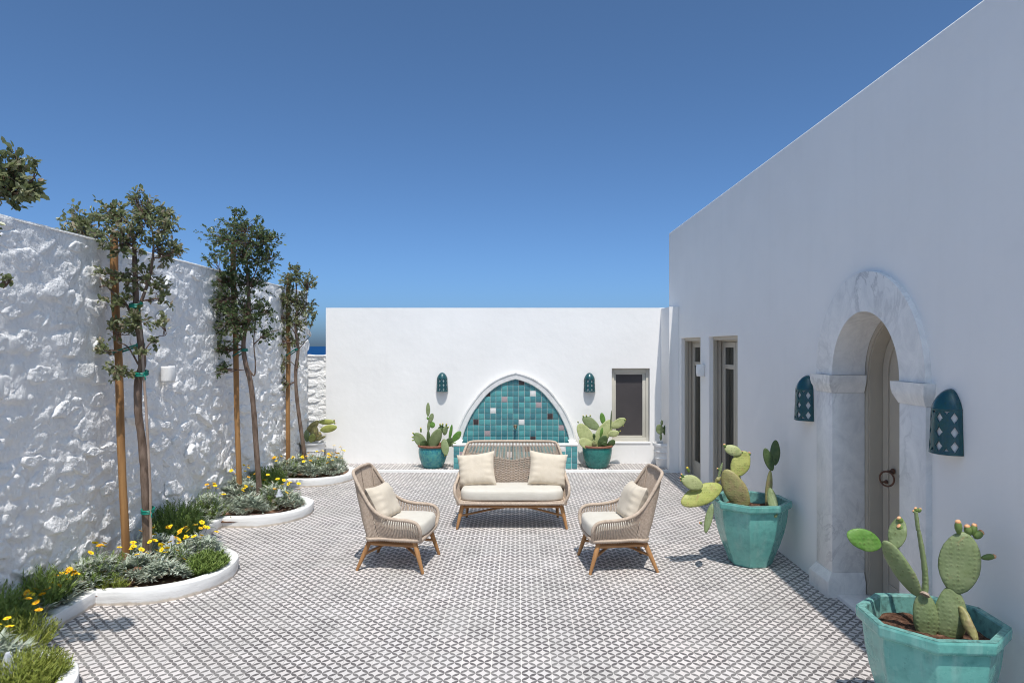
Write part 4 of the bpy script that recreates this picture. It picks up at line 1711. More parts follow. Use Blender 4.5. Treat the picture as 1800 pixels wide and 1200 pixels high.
def seat_cushion(mb, a0, a1, y0, y1, z0, z1):
    """Rounded slab, a0 half width in front, a1 behind; slightly crowned."""
    n = 72
    rings = [(.985, z0 + .004), (.998, z0 + .018), (1.0, z0 + .05), (1.0, z1 - .055), (.993, z1 - .028), (.975, z1 - .010), (.945, z1 - .001), (.86, z1 + .006), (.6, z1 + .012), (.3, z1 + .014)]
    cy = (y0 + y1) / 2
    vs, fs = [], []
    for (s, z) in rings:
        for k in range(n):
            t = 2 * math.pi * k / n
            c, sn = math.cos(t), math.sin(t)
            r = (abs(c) ** 5.5 + abs(sn) ** 5.5) ** (-1 / 5.5)
            v = sn * r
            aa = a0 + (a1 - a0) * (v + 1) / 2
            ex = 1 - (1 - s) * min(1, (y1 - y0) / 2 / aa) if s > .5 else s
            x = aa * c * r * ex
            y = cy + (y1 - y0) / 2 * v * s - .012 * (1 - (c * r) ** 2) * (v < 0)
            vs.append((x, y, z + .004 * noise.noise(Vector((x * 5, y * 5, 3)))))
    m_ = len(rings)
    for i in range(m_ - 1):
        for k in range(n):
            fs.append((i * n + k, i * n + (k + 1) % n, (i + 1) * n + (k + 1) % n, (i + 1) * n + k))
    fs.append(tuple(range(n - 1, -1, -1)))
    c0 = len(vs)
    vs.append((0, cy, z1 + .015))
    for k in range(n):
        fs.append(((m_ - 1) * n + k, (m_ - 1) * n + (k + 1) % n, c0))
    mb.add(vs, fs)


def leg_mesh(mb, top, foot, r0=.024, r1=.015):
    top, foot = Vector(top), Vector(foot)
    P_ = [top.lerp(foot, t) for t in (0, .02, .35, .97, 1.0)]
    mb.tube(P_, [r0 * .9, r0, r0 * .97, r1, r1 * .8], 12)


def rope_seat(name, label, cat, a, b, legs, group=None):
    t = thing(name, label, cat, (0, 0, 0), group)
    half = smooth_path(rim_points(a, b), 7)
    left = [Vector((-p.x, p.y, p.z)) for p in half]
    full = half + list(reversed(left[:-1]))
    mb = MB()
    mb.tube(full, .0165, 10)
    mb.build('top_rail', M['rope_rim'], t, True, 60, world=False)
    # lower ring under the seat
    ring = []
    af, ab = a - .055, b + .06
    low_half = smooth_path([(0, -.31, .305), (af * .6, -.308, .305), (af - .02, -.30, .307), (af + .006, -.27, .308), (af + .01, -.1, .308), (af - .01, .08, .308), (ab + .01, .19, .308),
                            (ab - .05, .235, .308), (ab * .5, .245, .308), (0, .248, .308)], 8)
    low_full = low_half + [Vector((-p.x, p.y, p.z)) for p in reversed(low_half[1:-1])]
    mb = MB()
    mb.tube(low_full + [low_full[0]], .017, 8, False)
    mb.build('seat_ring', M['rope_rim'], t, True, 60, world=False)
    # woven seat band (front lip and base)
    mb = MB()
    base = [(p.x * .985, p.y * .985, .288) for p in low_full]
    topv = [(p.x * .97, p.y * .97, .326) for p in low_full]
    n_ = len(base)
    mb.add(base + topv, [(i, (i + 1) % n_, n_ + (i + 1) % n_, n_ + i) for i in range(n_)] + [tuple(range(n_ - 1, -1, -1)), tuple(range(n_, 2 * n_))])
    k = 0
    for i in range(0, n_):
        p, q = Vector(low_full[i]), Vector(low_full[(i + 1) % n_])
        m2 = max(1, int((q - p).length / .013))
        for j in range(m2):
            c = p.lerp(q, j / m2)
            mb.tube([(c.x * 1.015, c.y * 1.015, .288), (c.x * 1.035, c.y * 1.035, .307), (c.x * 1.01, c.y * 1.01, .326)], .0058, 4, False)
    mb.build('woven_seat', M['rope'], t, True, 60, world=False)
    # strands from the top rail down to the ring
    seg = [0.0]
    for p, q in zip(half[:-1], half[1:]):
        seg.append(seg[-1] + (q - p).length)
    # lower ring arc length from front corner to back middle
    lseg = [0.0]
    i0 = min(range(len(low_half)), key=lambda i: (low_half[i] - Vector((af, -.29, .307))).length)
    lh = low_half[i0:]
    for p, q in zip(lh[:-1], lh[1:]):
        lseg.append(lseg[-1] + (q - p).length)

    def along(pts, s, d):
        for i in range(len(pts) - 1):
            if d <= s[i + 1]:
                return pts[i].lerp(pts[i + 1], (d - s[i]) / max(1e-6, s[i + 1] - s[i]))
        return pts[-1]
    mb = MB()
    s0 = seg[-1] * .10
    nn = int((seg[-1] - s0) / .0185)
    drop = []
    rr = random.Random(3)
    for i in range(nn + 1):
        f = i / nn
        d = s0 + (seg[-1] - s0) * f
        p = along(half, seg, d)
        # pair with the ring by where they stand (arms straight down, back gathered)
        g = f ** .92
        q = along(lh, lseg, lseg[-1] * g)
        drop.append((p, q))
        mid = p.lerp(q, .5)
        out = Vector((mid.x * .02, max(0, mid.y) * .04, -.01)) * (1 if p.z > .6 else .6)
        pts = [p, p.lerp(q, .33) + out, p.lerp(q, .66) + out * 1.2, q]
        if rr.random() < .0:
            continue
        for sx in (1, -1):
            mb.tube([(v.x * sx, v.y, v.z) for v in pts], .0056, 4, False)
    mb.build('rope_strands', M['rope'], t, True, 60, world=False)
    # chevron weave across the back
    mb = MB()
    backs = [dq for dq in drop if dq[0].y > .33]
    nv = 30 if a > .5 else 22
    sub = backs[::2]
    for j in range(nv):
        tl = .16 + .66 * j / (nv - 1)
        tc = .36 + .44 * j / (nv - 1)
        row = []
        m3 = len(sub)
        for i, (p, q) in enumerate(sub):
            f = i / max(1, m3 - 1)
            tt = tl + (tc - tl) * f
            v = p.lerp(q, tt)
            out = Vector((v.x * .02, v.y * .04, -.01))
            row.append(v + out * .9 + Vector((0, -.0055 + .008 * (-1) ** (i + j), 0)))
        fullrow = row + [Vector((-v.x, v.y, v.z)) for v in reversed(row)]
        mb.tube(fullrow, .0048, 4, False)
    if a > .5:
        mb.build('chevron_weave', M['rope'], t, True, 60, world=False)
    # frame uprights inside the weave
    mb = MB()
    for fr in ((.33, .52) if a > .5 else (.33, .52, .8)):
        p, q = drop[int(nn * fr)]
        for sx in (1, -1):
            mid = p.lerp(q, .5)
            out = Vector((mid.x * .012, max(0, mid.y) * .03, 0))
            mb = MB()
            mb.tube([(v.x * sx, v.y - .012, v.z) for v in (p, mid + out, q)], .006, 6, False)
            mb.build('frame_bar', M['rope_rim'], t, True, 60, world=False)

    # timber base
    tops, feet = legs
    mb = MB()
    ends = []
    for sx in (1, -1):
        p, q = Vector((tops[0][0] * sx, tops[0][1], .258)), Vector((tops[1][0] * sx, tops[1][1], .258))
        mb.box(min(p.x, q.x) - .019, max(p.x, q.x) + .019, p.y + .0, q.y - .0, .232, .284, .006) if False else mb.tube([p, q], .027, 4, True, 1.0)
    for (i, sx) in ((0, 1), (1, 1)):
        p, q = Vector((tops[i][0], tops[i][1], .261)), Vector((-tops[i][0], tops[i][1], .261))
        mb.tube([p, q], .025, 4, True, 1.0)
    mb.build('seat_rail', M['teak_dark'], t, True, 60, world=False)
    for i in (0, 1):
        for sx in (1, -1):
            lm = MB()
            leg_mesh(lm, (tops[i][0] * sx, tops[i][1], .288), (feet[i][0] * sx, feet[i][1], 0))
            lm.build('leg', M['teak'], t, True, 60, world=False)
    for sx in (1, -1):
        lm = MB()
        pa = Vector((tops[0][0] * sx, tops[0][1], .288)).lerp(Vector((feet[0][0] * sx, feet[0][1], 0)), .48)
        pb = Vector((-tops[1][0] * sx, tops[1][1], .288)).lerp(Vector((-feet[1][0] * sx, feet[1][1], 0)), .48)
        c = Vector((0, .0, .222 + .012 * sx))
        lm.tube([pa, pa.lerp(c, .5) + Vector((0, 0, .006)), c, pb.lerp(c, .5) + Vector((0, 0, .006)), pb], .0155, 8, True, .8)
        lm.build('stretcher', M['teak_dark'], t, True, 60, world=False)
    cm = MB()
    if a > .5:
        seat_cushion(cm, a - .055, b + .03, -.285, .25, .330, .445)
    else:
        seat_cushion(cm, a - .052, b + .035, -.315, .215, .330, .448)
    cm.build('seat_cushion', M['seat_cushion'], t, True, 180, world=False)
    return t


A_CH, B_CH = .345, .235
LEGS_CH = (((.262, -.235), (.238, .205)), ((.302, -.328), (.292, .322)))
chair = rope_seat('rope_armchair', 'taupe rope armchair angled to the right beside the planted beds', 'armchair', A_CH, B_CH, LEGS_CH, 'rope armchairs facing each other')
chair2 = copy_tree(chair)
chair2['label'] = 'taupe rope armchair nearest the octagonal pots, turned towards its twin'
chair.location = (-1.169, 6.727, 0)
chair.rotation_euler = (0, 0, math.radians(90 - 8.0))
chair2.location = (.972, 6.69, 0)
chair2.rotation_euler = (0, 0, math.radians(-90 + 5.2))

A_LV, B_LV = .668, .555
LEGS_LV = (((.575, -.225), (.545, .215)), ((.640, -.272), (.568, .285)))
love = rope_seat('rope_loveseat', 'taupe rope loveseat with cream seat cushion before the tiled fountain', 'loveseat', A_LV, B_LV, LEGS_LV)
love.location = (-.068, 8.215, 0)


def throw_pillow(label, c, w, h, t, tilt, yaw, roll, seed):
    rng = random.Random(seed)
    vs, fs = pillow_mesh(w, h, t, rng)
    mb = MB()
    mb.add(vs, fs)
    o = mb.build('throw_pillow', M['cushion'], None, True, 180)
    R = Matrix.Rotation(yaw, 4, 'Z') @ Matrix.Rotation(-tilt, 4, 'X') @ Matrix.Rotation(roll, 4, 'Y')
    o.matrix_world = Matrix.Translation(Vector(c)) @ R
    return tag(o, label, 'pillow', 'cream throw pillows')


PZ = math.radians
throw_pillow('cream pillow on the loveseat, the one nearer the flower beds', (-.068 - .435, 8.215 + .10, .625), .47, .415, .17, PZ(20), PZ(-9), PZ(-8), 1)
throw_pillow('cream pillow on the loveseat, the one nearer the house', (-.068 + .435, 8.215 + .10, .63), .475, .42, .17, PZ(20), PZ(9), PZ(8), 2)
throw_pillow('cream pillow leaning in the armchair beside the planted beds', (-1.169 - .155, 6.727 + .01, .595), .46, .37, .17, PZ(29), PZ(90 - 12), PZ(3), 3)
throw_pillow('cream pillow leaning in the armchair nearest the octagonal pots', (.972 + .150, 6.69 + .01, .60), .46, .38, .18, PZ(24), PZ(-90 + 8), PZ(-2), 4)


# ---------------------------------------------------------------- young staked trees
def leaf_quads(V, F, TI, c, d, n, ln, wd, tint, fold=.25):
    """A folded leaf: base at c, along d, facing n."""
    d = d.normalized()
    n = (n - d * n.dot(d))
    n = n.normalized() if n.length > 1e-4 else d.orthogonal().normalized()
    s = d.cross(n)
    o = len(V)
    up = n * (wd * fold)
    V += [c, c + d * ln * .3 + s * wd * .43 + up, c + d * ln * .72 + s * wd * .40 + up, c + d * ln, c + d * ln * .72 - s * wd * .40 + up, c + d * ln * .3 - s * wd * .43 + up,
          c + d * ln * .35, c + d * ln * .72]
    F += [(o, o + 6, o + 1), (o + 6, o + 7, o + 2, o + 1), (o + 7, o + 3, o + 2), (o, o + 5, o + 6), (o + 5, o + 4, o + 7, o + 6), (o + 4, o + 3, o + 7)]
    TI += [tint] * 8


def rvec(r):
    while True:
        v = Vector((r.uniform(-1, 1), r.uniform(-1, 1), r.uniform(-1, 1)))
        if .05 < v.length < 1:
            return v


def tree(label, base, trunk, radii, lobes, seed, leafmat, n_sprays, ln=.040, forks=(), dry=.06):
    r = random.Random(seed)
    t = thing('young_tree', label, 'tree', base, 'young staked trees in the flower beds')
    path = smooth_path(trunk, 6)
    rad = []
    for i in range(len(path)):
        f = i / (len(path) - 1) * (len(radii) - 1)
        k = min(int(f), len(radii) - 2)
        rad.append((radii[k] + (radii[k + 1] - radii[k]) * (f - k)) * (1 + .07 * r.uniform(-1, 1)))
    mb = MB()
    mb.tube(path, rad, 12)
    for fk in forks:
        fp = smooth_path(fk[0], 5)
        mb.tube(fp, [fk[1] + (fk[2] - fk[1]) * i / (len(fp) - 1) for i in range(len(fp))], 8)
    # limbs: from the upper trunk and forks out into each lobe, then sprays of leaves along twigs
    wood = [(p, rad[i]) for i, p in enumerate(path) if i > len(path) * .42]
    for fk in forks:
        fp = smooth_path(fk[0], 5)
        wood += [(p, fk[1] * .8) for p in fp[2:]]
    tw = mb
    tw.slot = 1
    V, F, TI = [], [], []
    tot = sum(l[2] for l in lobes)
    for (c, e, wgt) in lobes:
        c = Vector(c)
        # a limb to the lobe's middle
        src = min(wood, key=lambda q: (q[0] - c).length + (.8 if q[0].z > c.z else 0) * 1.0)
        m0 = src[0].lerp(c, .5) + rvec(r) * .06 + Vector((0, 0, -.03))
        limb = smooth_path([src[0], m0, c], 4)
        tw.tube(limb, [max(.004, min(src[1] * .55, .016)) * (1 - .65 * i / (len(limb) - 1)) for i in range(len(limb))], 6)
        nodes_ = limb[2:]
        ns = int(n_sprays * wgt / tot)
        for s in range(ns):
            v = rvec(r).normalized()
            q = v * (r.random() ** .5 * (1.3 if r.random() < .3 else 1.08))
            tip = c + Vector((q.x * e[0], q.y * e[1], q.z * e[2]))
            k = r.choice(nodes_)
            # twig leaves the limb and curves up (or hangs in low lobes)
            mid = k.lerp(tip, .55) + rvec(r) * .035
            tw_pts = smooth_path([k, mid, tip], 3)
            tw.tube(tw_pts, [.0038 * (1 - .7 * i / (len(tw_pts) - 1)) for i in range(len(tw_pts))], 4, False)
            d_end = (tip - mid).normalized()
            clump = r.uniform(0, 1)
            nl = r.randint(8, 13)
            for j in range(nl):
                f = r.uniform(.1, 1.05)
                c0 = mid.lerp(tip, f) + rvec(r) * .022
                d = (d_end * .7 + rvec(r) * 1.0)
                n_ = Vector((0, -.25, 1)) + rvec(r) * 1.1
                tint = .20 + .64 * (.4 * clump + .6 * r.random())
                if r.random() < dry:
                    tint = r.uniform(.86, 1.0)
                L_ = ln * r.uniform(.65, 1.2)
                leaf_quads(V, F, TI, c0, d, n_, L_, L_ * r.uniform(.52, .68), tint, r.uniform(.05, .35))
    tw.build('trunk', [M['bark'], M['twig']], t, True, 180)
    cm = MB()
    cm.v = [tuple(p) for p in V]
    cm.f = F
    cm.m = [0] * len(F)
    cm.t = TI
    cm.build('crown', M[leafmat], t, False, tint=True)
    return t


def lobe(x, y, Y, rx, ry, w=1.0, rdepth=None):
    """An ellipsoid of foliage seen at (x, y), rx by ry picture units large, at distance Y."""
    s = Y / 1200
    return (at(x, y, Y), (rx * s, (rdepth if rdepth else (rx + ry) / 2 * s * .9), ry * s), w)


# the tallest, wide loose crown
Y1 = 6.2
tree('tallest staked tree with a wide loose grey-green crown', at(258, 1000, Y1),
     [at(258, 1010, Y1), at(258, 940, Y1), at(255, 860, Y1), at(250, 780, Y1 + .02), at(243, 725, Y1 + .02), at(243, 670, Y1), at(250, 640, Y1), at(247, 600, Y1 - .02), at(240, 545, Y1), at(238, 500, Y1), at(236, 440, Y1 + .03), at(232, 390, Y1)],
     [.037, .036, .034, .033, .035, .033, .031, .030, .028, .024, .018, .010],
     [lobe(140, 395, Y1, 46, 34, 1.35), lobe(200, 375, Y1 + .1, 36, 32, 1.0), lobe(255, 370, Y1, 40, 36, 1.3), lobe(292, 395, Y1 - .1, 30, 32, .8), lobe(215, 420, Y1 - .15, 60, 38, 1.5),
      lobe(130, 438, Y1 + .05, 34, 32, 1.2), lobe(122, 478, Y1 - .05, 26, 26, 1.0), lobe(108, 496, Y1 - .05, 16, 10, .2), lobe(285, 440, Y1 + .1, 32, 30, .7), lobe(308, 440, Y1 - .1, 18, 12, .3), lobe(215, 480, Y1 - .05, 40, 30, .7),
      lobe(265, 490, Y1, 36, 30, .6), lobe(205, 530, Y1 - .1, 24, 22, .5), lobe(285, 525, Y1, 22, 20, .25), lobe(245, 560, Y1 - .08, 38, 20, .55), lobe(210, 575, Y1, 22, 24, .4), lobe(285, 565, Y1 - .05, 16, 14, .18),
      lobe(268, 600, Y1, 20, 12, .12), lobe(178, 608, Y1 - .05, 15, 13, .26), lobe(208, 650, Y1 - .12, 24, 20, .45), lobe(250, 620, Y1 - .1, 16, 12, .14), lobe(238, 340, Y1, 12, 10, .10), lobe(290, 370, Y1, 14, 14, .2)],
     11, 'leaf', 520, .046,
     [([at(247, 600, Y1), at(225, 540, Y1 - .04), at(195, 510, Y1 + .02), at(160, 470, Y1 + .03)], .016, .006), ([at(240, 550, Y1), at(262, 490, Y1), at(270, 430, Y1 - .02), at(262, 380, Y1)], .017, .005),
      ([at(243, 640, Y1), at(225, 610, Y1 - .05), at(205, 600, Y1 - .05)], .009, .004), ([at(250, 625, Y1), at(262, 605, Y1 - .02), at(280, 590, Y1)], .007, .003)], .13)

Y2 = 8.7
tree('middle staked tree with a dense dark green crown', at(456, 890, Y2),
     [at(456, 895, Y2), at(455, 850, Y2), at(450, 780, Y2), at(446, 720, Y2), at(440, 670, Y2), at(432, 640, Y2), at(428, 612, Y2), at(430, 585, Y2), at(438, 555, Y2), at(436, 500, Y2), at(432, 440, Y2), at(430, 395, Y2)],
     [.036, .035, .034, .032, .031, .030, .028, .027, .025, .020, .014, .007],
     [lobe(425, 400, Y2, 36, 26, .9), lobe(465, 420, Y2, 30, 26, .8), lobe(390, 420, Y2 + .1, 34, 30, .9), lobe(430, 445, Y2 - .1, 48, 34, 1.6), lobe(470, 455, Y2, 28, 26, .7), lobe(370, 450, Y2, 22, 16, .25),
      lobe(395, 490, Y2, 44, 32, 1.2), lobe(445, 495, Y2 + .1, 40, 30, 1.1), lobe(385, 530, Y2 - .1, 42, 32, 1.2), lobe(430, 545, Y2, 44, 34, 1.2), lobe(375, 570, Y2, 34, 26, .8), lobe(415, 580, Y2 - .1, 34, 22, .6),
      lobe(468, 545, Y2, 24, 26, .35), lobe(385, 610, Y2 - .05, 26, 20, .6), lobe(372, 645, Y2 - .05, 26, 18, .55), lobe(358, 662, Y2, 14, 12, .16), lobe(470, 590, Y2, 26, 14, .3), lobe(415, 375, Y2, 20, 12, .2),
      lobe(405, 560, Y2 - .2, 50, 40, .7), lobe(440, 420, Y2 - .2, 50, 40, .8)],
     23, 'leaf_dark', 860, .042,
     [([at(432, 640, Y2), at(446, 660, Y2), at(449, 640, Y2), at(446, 600, Y2), at(450, 560, Y2)], .012, .006), ([at(438, 560, Y2), at(415, 520, Y2), at(390, 490, Y2)], .012, .004),
      ([at(436, 510, Y2), at(452, 470, Y2), at(460, 430, Y2)], .011, .004), ([at(446, 605, Y2), at(470, 585, Y2), at(490, 580, Y2)], .008, .004), ([at(429, 610, Y2), at(405, 600, Y2), at(385, 600, Y2)], .008, .004)], .02)

Y3 = 11.0
tree('slender far staked tree with a small sparse crown by the wall end', at(537, 818, Y3),
     [at(537, 822, Y3), at(534, 790, Y3), at(527, 740, Y3), at(521, 690, Y3), at(520, 650, Y3), at(524, 615, Y3), at(520, 580, Y3), at(522, 540, Y3), at(520, 490, Y3)],
     [.036, .033, .030, .028, .027, .026, .022, .016, .007],
     [lobe(512, 490, Y3, 26, 20, .8), lobe(538, 500, Y3, 18, 22, .7), lobe(500, 525, Y3, 26, 22, .9), lobe(532, 535, Y3, 24, 20, .7), lobe(490, 560, Y3, 24, 22, .7), lobe(520, 565, Y3, 26, 18, .6), lobe(545, 545, Y3 - .1, 14, 12, .2),
      lobe(490, 600, Y3, 20, 20, .4), lobe(515, 600, Y3, 20, 16, .35), lobe(493, 640, Y3, 16, 16, .3), lobe(498, 672, Y3, 10, 14, .2), lobe(552, 560, Y3, 8, 6, .05), lobe(517, 470, Y3, 14, 10, .2), lobe(524, 645, Y3, 7, 5, .03)],
     37, 'leaf', 400, .044,
     [([at(524, 615, Y3), at(535, 602, Y3), at(545, 590, Y3)], .009, .004), ([at(520, 645, Y3), at(510, 635, Y3), at(500, 640, Y3)], .006, .003), ([at(521, 590, Y3), at(505, 565, Y3), at(490, 550, Y3)], .009, .004),
      ([at(522, 560, Y3), at(536, 540, Y3), at(540, 510, Y3)], .009, .004)], .07)

Y0T = 3.9
tree('nearest tree, its trunk out of frame, reaching in with one leafy branch', at(-150, 1220, Y0T),
     [at(-150, 1232, Y0T), at(-150, 1100, Y0T), at(-152, 900, Y0T), at(-145, 700, Y0T), at(-140, 560, Y0T), at(-135, 420, Y0T), at(-130, 330, Y0T)],
     [.036, .034, .032, .029, .025, .018, .008],
     [lobe(20, 290, Y0T, 34, 26, .55), lobe(45, 335, Y0T, 32, 32, .75), lobe(0, 320, Y0T, 34, 34, .6), lobe(62, 290, Y0T, 10, 8, .06), lobe(-80, 300, Y0T, 80, 60, 2.0), lobe(-140, 380, Y0T, 90, 70, 2.2),
      lobe(-210, 340, Y0T, 80, 60, 1.8), lobe(-100, 470, Y0T, 70, 50, 1.2), lobe(-190, 500, Y0T, 70, 60, 1.2), lobe(-30, 400, Y0T - .1, 30, 24, .3), lobe(-120, 600, Y0T, 50, 40, .6), lobe(16, 492, Y0T, 20, 6, .05)],
     51, 'leaf', 470, .046,
     [([at(-140, 560, Y0T), at(-90, 420, Y0T), at(-30, 360, Y0T), at(30, 320, Y0T)], .016, .005), ([at(-145, 640, Y0T), at(-70, 560, Y0T), at(-10, 505, Y0T), at(20, 492, Y0T)], .010, .003),
      ([at(-140, 500, Y0T), at(-180, 420, Y0T), at(-210, 350, Y0T)], .015, .006)], .07)


def stake(label, b, top, r, tie_pts, cane=None):
    t = thing('tree_stake', label, 'stake', b, 'timber tree stakes')
    b, top = Vector(b), Vector(top)
    mb = MB()
    P_ = [b.lerp(top, i / 8) + Vector((.006 * math.sin(i * 1.7), .004 * math.cos(i * 2.3), 0)) for i in range(9)]
    mb.tube(P_, [r * (1 + .03 * math.sin(i * 2.1)) for i in range(9)], 14)
    mb.build('pole', M['stake'], t, True, 50)
    for (p, q, rp, rq) in tie_pts:
        p, q = Vector(p), Vector(q)
        mb = MB()
        d = (q - p)
        d.z = 0
        d.normalize()
        s = Vector((-d.y, d.x, 0))
        loop = []
        for k in range(9):
            a = math.pi * .5 + math.pi * k / 8
            loop.append(p + d * (math.cos(a) * rp) + s * (math.sin(a) * rp))
        for k in range(9):
            a = -math.pi * .5 + math.pi * k / 8
            loop.append(q + d * (math.cos(a) * rq) + s * (math.sin(a) * rq))
        loop.append(loop[0].copy())
        mb.tube(loop, .0085, 6, False)
        mb.tube([p - d * rp, p - d * (rp + .02) + Vector((0, 0, -.03))], .006, 5)
        for w_ in (-.011, .011):
            mb.tube([x + Vector((0, 0, w_)) for x in loop[:9]], .0075, 6, False)
            mb.tube([x + Vector((0, 0, w_)) for x in loop[9:18]], .0075, 6, False)
        mb.build('tie', M['tie'], t, True, 180)
    return t


S1 = 6.28
stake('round timber stake beside the tallest bushy tree', at(222, 1003, S1), at(199, 412, S1), .034,
      [(at(208, 618, S1), at(246, 606, Y1), .040, .036)])
S2 = 8.8
stake('timber stake beside the middle dark tree', at(421, 890, S2), at(409, 420, S2), .0335, [(at(415, 625, S2), at(430, 615, Y2), .038, .034)])
S3 = 11.08
stake('timber stake beside the slender far tree', at(506, 826, S3), at(507, 480, S3), .034, [(at(507, 624, S3), at(521, 614, Y3), .038, .032)])
cane = thing('support_cane', 'thin pale cane tied to the trunk of the tallest bushy tree', 'cane', at(266, 1005, 6.15))
mb = MB()
mb.tube([at(266, 1008, 6.15), at(264, 850, 6.15), at(257, 720, 6.16), at(252, 650, 6.17), at(244, 530, 6.17)], .0115, 8)
mb.build('pole', M['bamboo'], cane, True, 60)
for (xx, yy, w_) in ((259, 897, .05), (248, 656, .048), (238, 536, .045)):
    mb = MB()
    c = at(xx, yy, 6.17)
    loop = [c + Vector((.052 * math.cos(2 * math.pi * k / 20), .05 * math.sin(2 * math.pi * k / 20) + .01, .012 * math.sin(2 * math.pi * k / 20))) for k in range(21)]
    for o in (-.012, 0, .012):
        mb.tube([p + Vector((0, 0, o)) for p in loop], .008, 6, False)
    k0 = loop[18]
    mb.tube([k0, k0 + Vector((.03, -.02, .035))], .005, 5)
    mb.tube([k0, k0 + Vector((.02, -.02, -.05))], .005, 5)
    mb.build('tie', M['tie'], cane, True, 180)


# ---------------------------------------------------------------- bedding plants
def ground_z(x, y):
    return .085


def blade_clump(r, rx, ry, h, n, ln, wd, sil=True):
    """Rosettes of narrow blades over a low dome."""
    V, F, TI = [], [], []
    ncl = max(4, int(n / 16))
    for c in range(ncl):
        a, q = r.uniform(0, 6.283), math.sqrt(r.random())
        bx, by = rx * q * math.cos(a) * .85, ry * q * math.sin(a) * .85
        bz = h * (1 - .8 * q * q) * r.uniform(.45, .80)
        cl = r.random()
        for k in range(16):
            aa = r.uniform(0, 6.283)
            up = r.uniform(.25, 1.25)
            out = Vector((math.cos(aa), math.sin(aa), 0)) + Vector((math.cos(a), math.sin(a), 0)) * q * .7
            d = (out.normalized() * 1.0 + Vector((0, 0, up))).normalized()
            L_ = ln * r.uniform(.6, 1.2)
            w_ = wd * r.uniform(.7, 1.3)
            p0 = Vector((bx, by, bz)) + rvec(r) * .015
            p1 = p0 + d * L_ * .5
            d2 = (d + Vector((0, 0, -.45))).normalized()
            p2 = p1 + d2 * L_ * .5
            s = d.cross(Vector((0, 0, 1)))
            s = s.normalized() if s.length > .01 else Vector((1, 0, 0))
            o = len(V)
            V += [p0 - s * w_ * .3, p0 + s * w_ * .3, p1 - s * w_ * .6, p1 + s * w_ * .6, p2]
            F += [(o, o + 1, o + 3, o + 2), (o + 2, o + 3, o + 4)]
            tt = .1 + .75 * (.4 * cl + .6 * r.random())
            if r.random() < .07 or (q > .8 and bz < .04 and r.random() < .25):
                tt = r.uniform(.9, 1.0)
            TI += [tt] * 5
    return V, F, TI


def needle_bush(r, rx, ry, h, stems, per, nl, upright=1.0):
    V, F, TI = [], [], []
    for s_ in range(stems):
        a, q = r.uniform(0, 6.283), math.sqrt(r.random())
        b = Vector((rx * q * math.cos(a), ry * q * math.sin(a), 0)) * .8
        hh = h * (1 - .42 * q * q) * r.uniform(.75, 1.06)
        lean = Vector((math.cos(a), math.sin(a), 0)) * q * (.55 / upright) + rvec(r) * .25
        d = (Vector((0, 0, 1)) + lean).normalized()
        cl = r.random()
        for k in range(per):
            f = .12 + .88 * (k + r.random()) / per
            c = b + d * hh * f + Vector((0, 0, -.06 * q * f * (1 / upright) * h))
            aa = r.uniform(0, 6.283)
            dn = (Vector((math.cos(aa), math.sin(aa), 0)) * .8 + d * r.uniform(.5, 1.3)).normalized()
            w_ = dn.cross(d)
            w_ = w_.normalized() * nl * .085 if w_.length > .01 else Vector((nl * .08, 0, 0))
            o = len(V)
            L_ = nl * r.uniform(.7, 1.25)
            V += [c - w_, c + w_, c + dn * L_ * .6 + w_ * .8, c + dn * L_, c + dn * L_ * .6 - w_ * .8]
            F += [(o, o + 1, o + 2, o + 3, o + 4)]
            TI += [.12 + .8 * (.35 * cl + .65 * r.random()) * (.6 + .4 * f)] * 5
    return V, F, TI


flower_mesh = {}


def flower_proto(kind):
    r = random.Random(len(flower_mesh) + 3)
    mb = MB()
    n = 13
    for k in range(n):
        a = 2 * math.pi * k / n + r.uniform(-.08, .08)
        L_ = .030 * r.uniform(.88, 1.08)
        d = Vector((math.cos(a), math.sin(a), .22 if kind != 'half' else 1.1)).normalized()
        s = Vector((-math.sin(a), math.cos(a), 0)) * .0066
        c = Vector((0, 0, 0))
        mb.add([c + d * .006 - s * .5, c + d * .006 + s * .5, c + d * L_ * .7 + s, c + d * L_ + Vector((0, 0, .001)), c + d * L_ * .7 - s], [(0, 1, 2, 3, 4)])
    mb.slot = 1
    mb.lathe([(.0085, .001), (.008, .005), (.004, .008), (.0005, .0085)], 10, (0, 0, 0), 0, False)
    mb.slot = 2
    mb.tube([(0, 0, 0), (.004, .002, -.05), (.0, .0, -.12)], .0018, 4)
    return mb


def add_flower(root, p, r, kind):
    mats = [M['petal'] if kind != 'orange' else M['petal_orange'], M['petal_core'], M['stalk']]
    rot = (r.gauss(0, .32) - .25, r.gauss(0, .3), r.uniform(0, 6.28))
    s = r.uniform(.8, 1.1)
    if kind not in flower_mesh:
        o = flower_proto(kind).build('flower', mats, root, False, world=False)
        flower_mesh[kind] = o
        o.location = Vector(p)
        o.rotation_euler = rot
        o.scale = (s, s, s)
    else:
        share(flower_mesh[kind], Vector(p) + wloc(root), root, rot, (s, s, s))


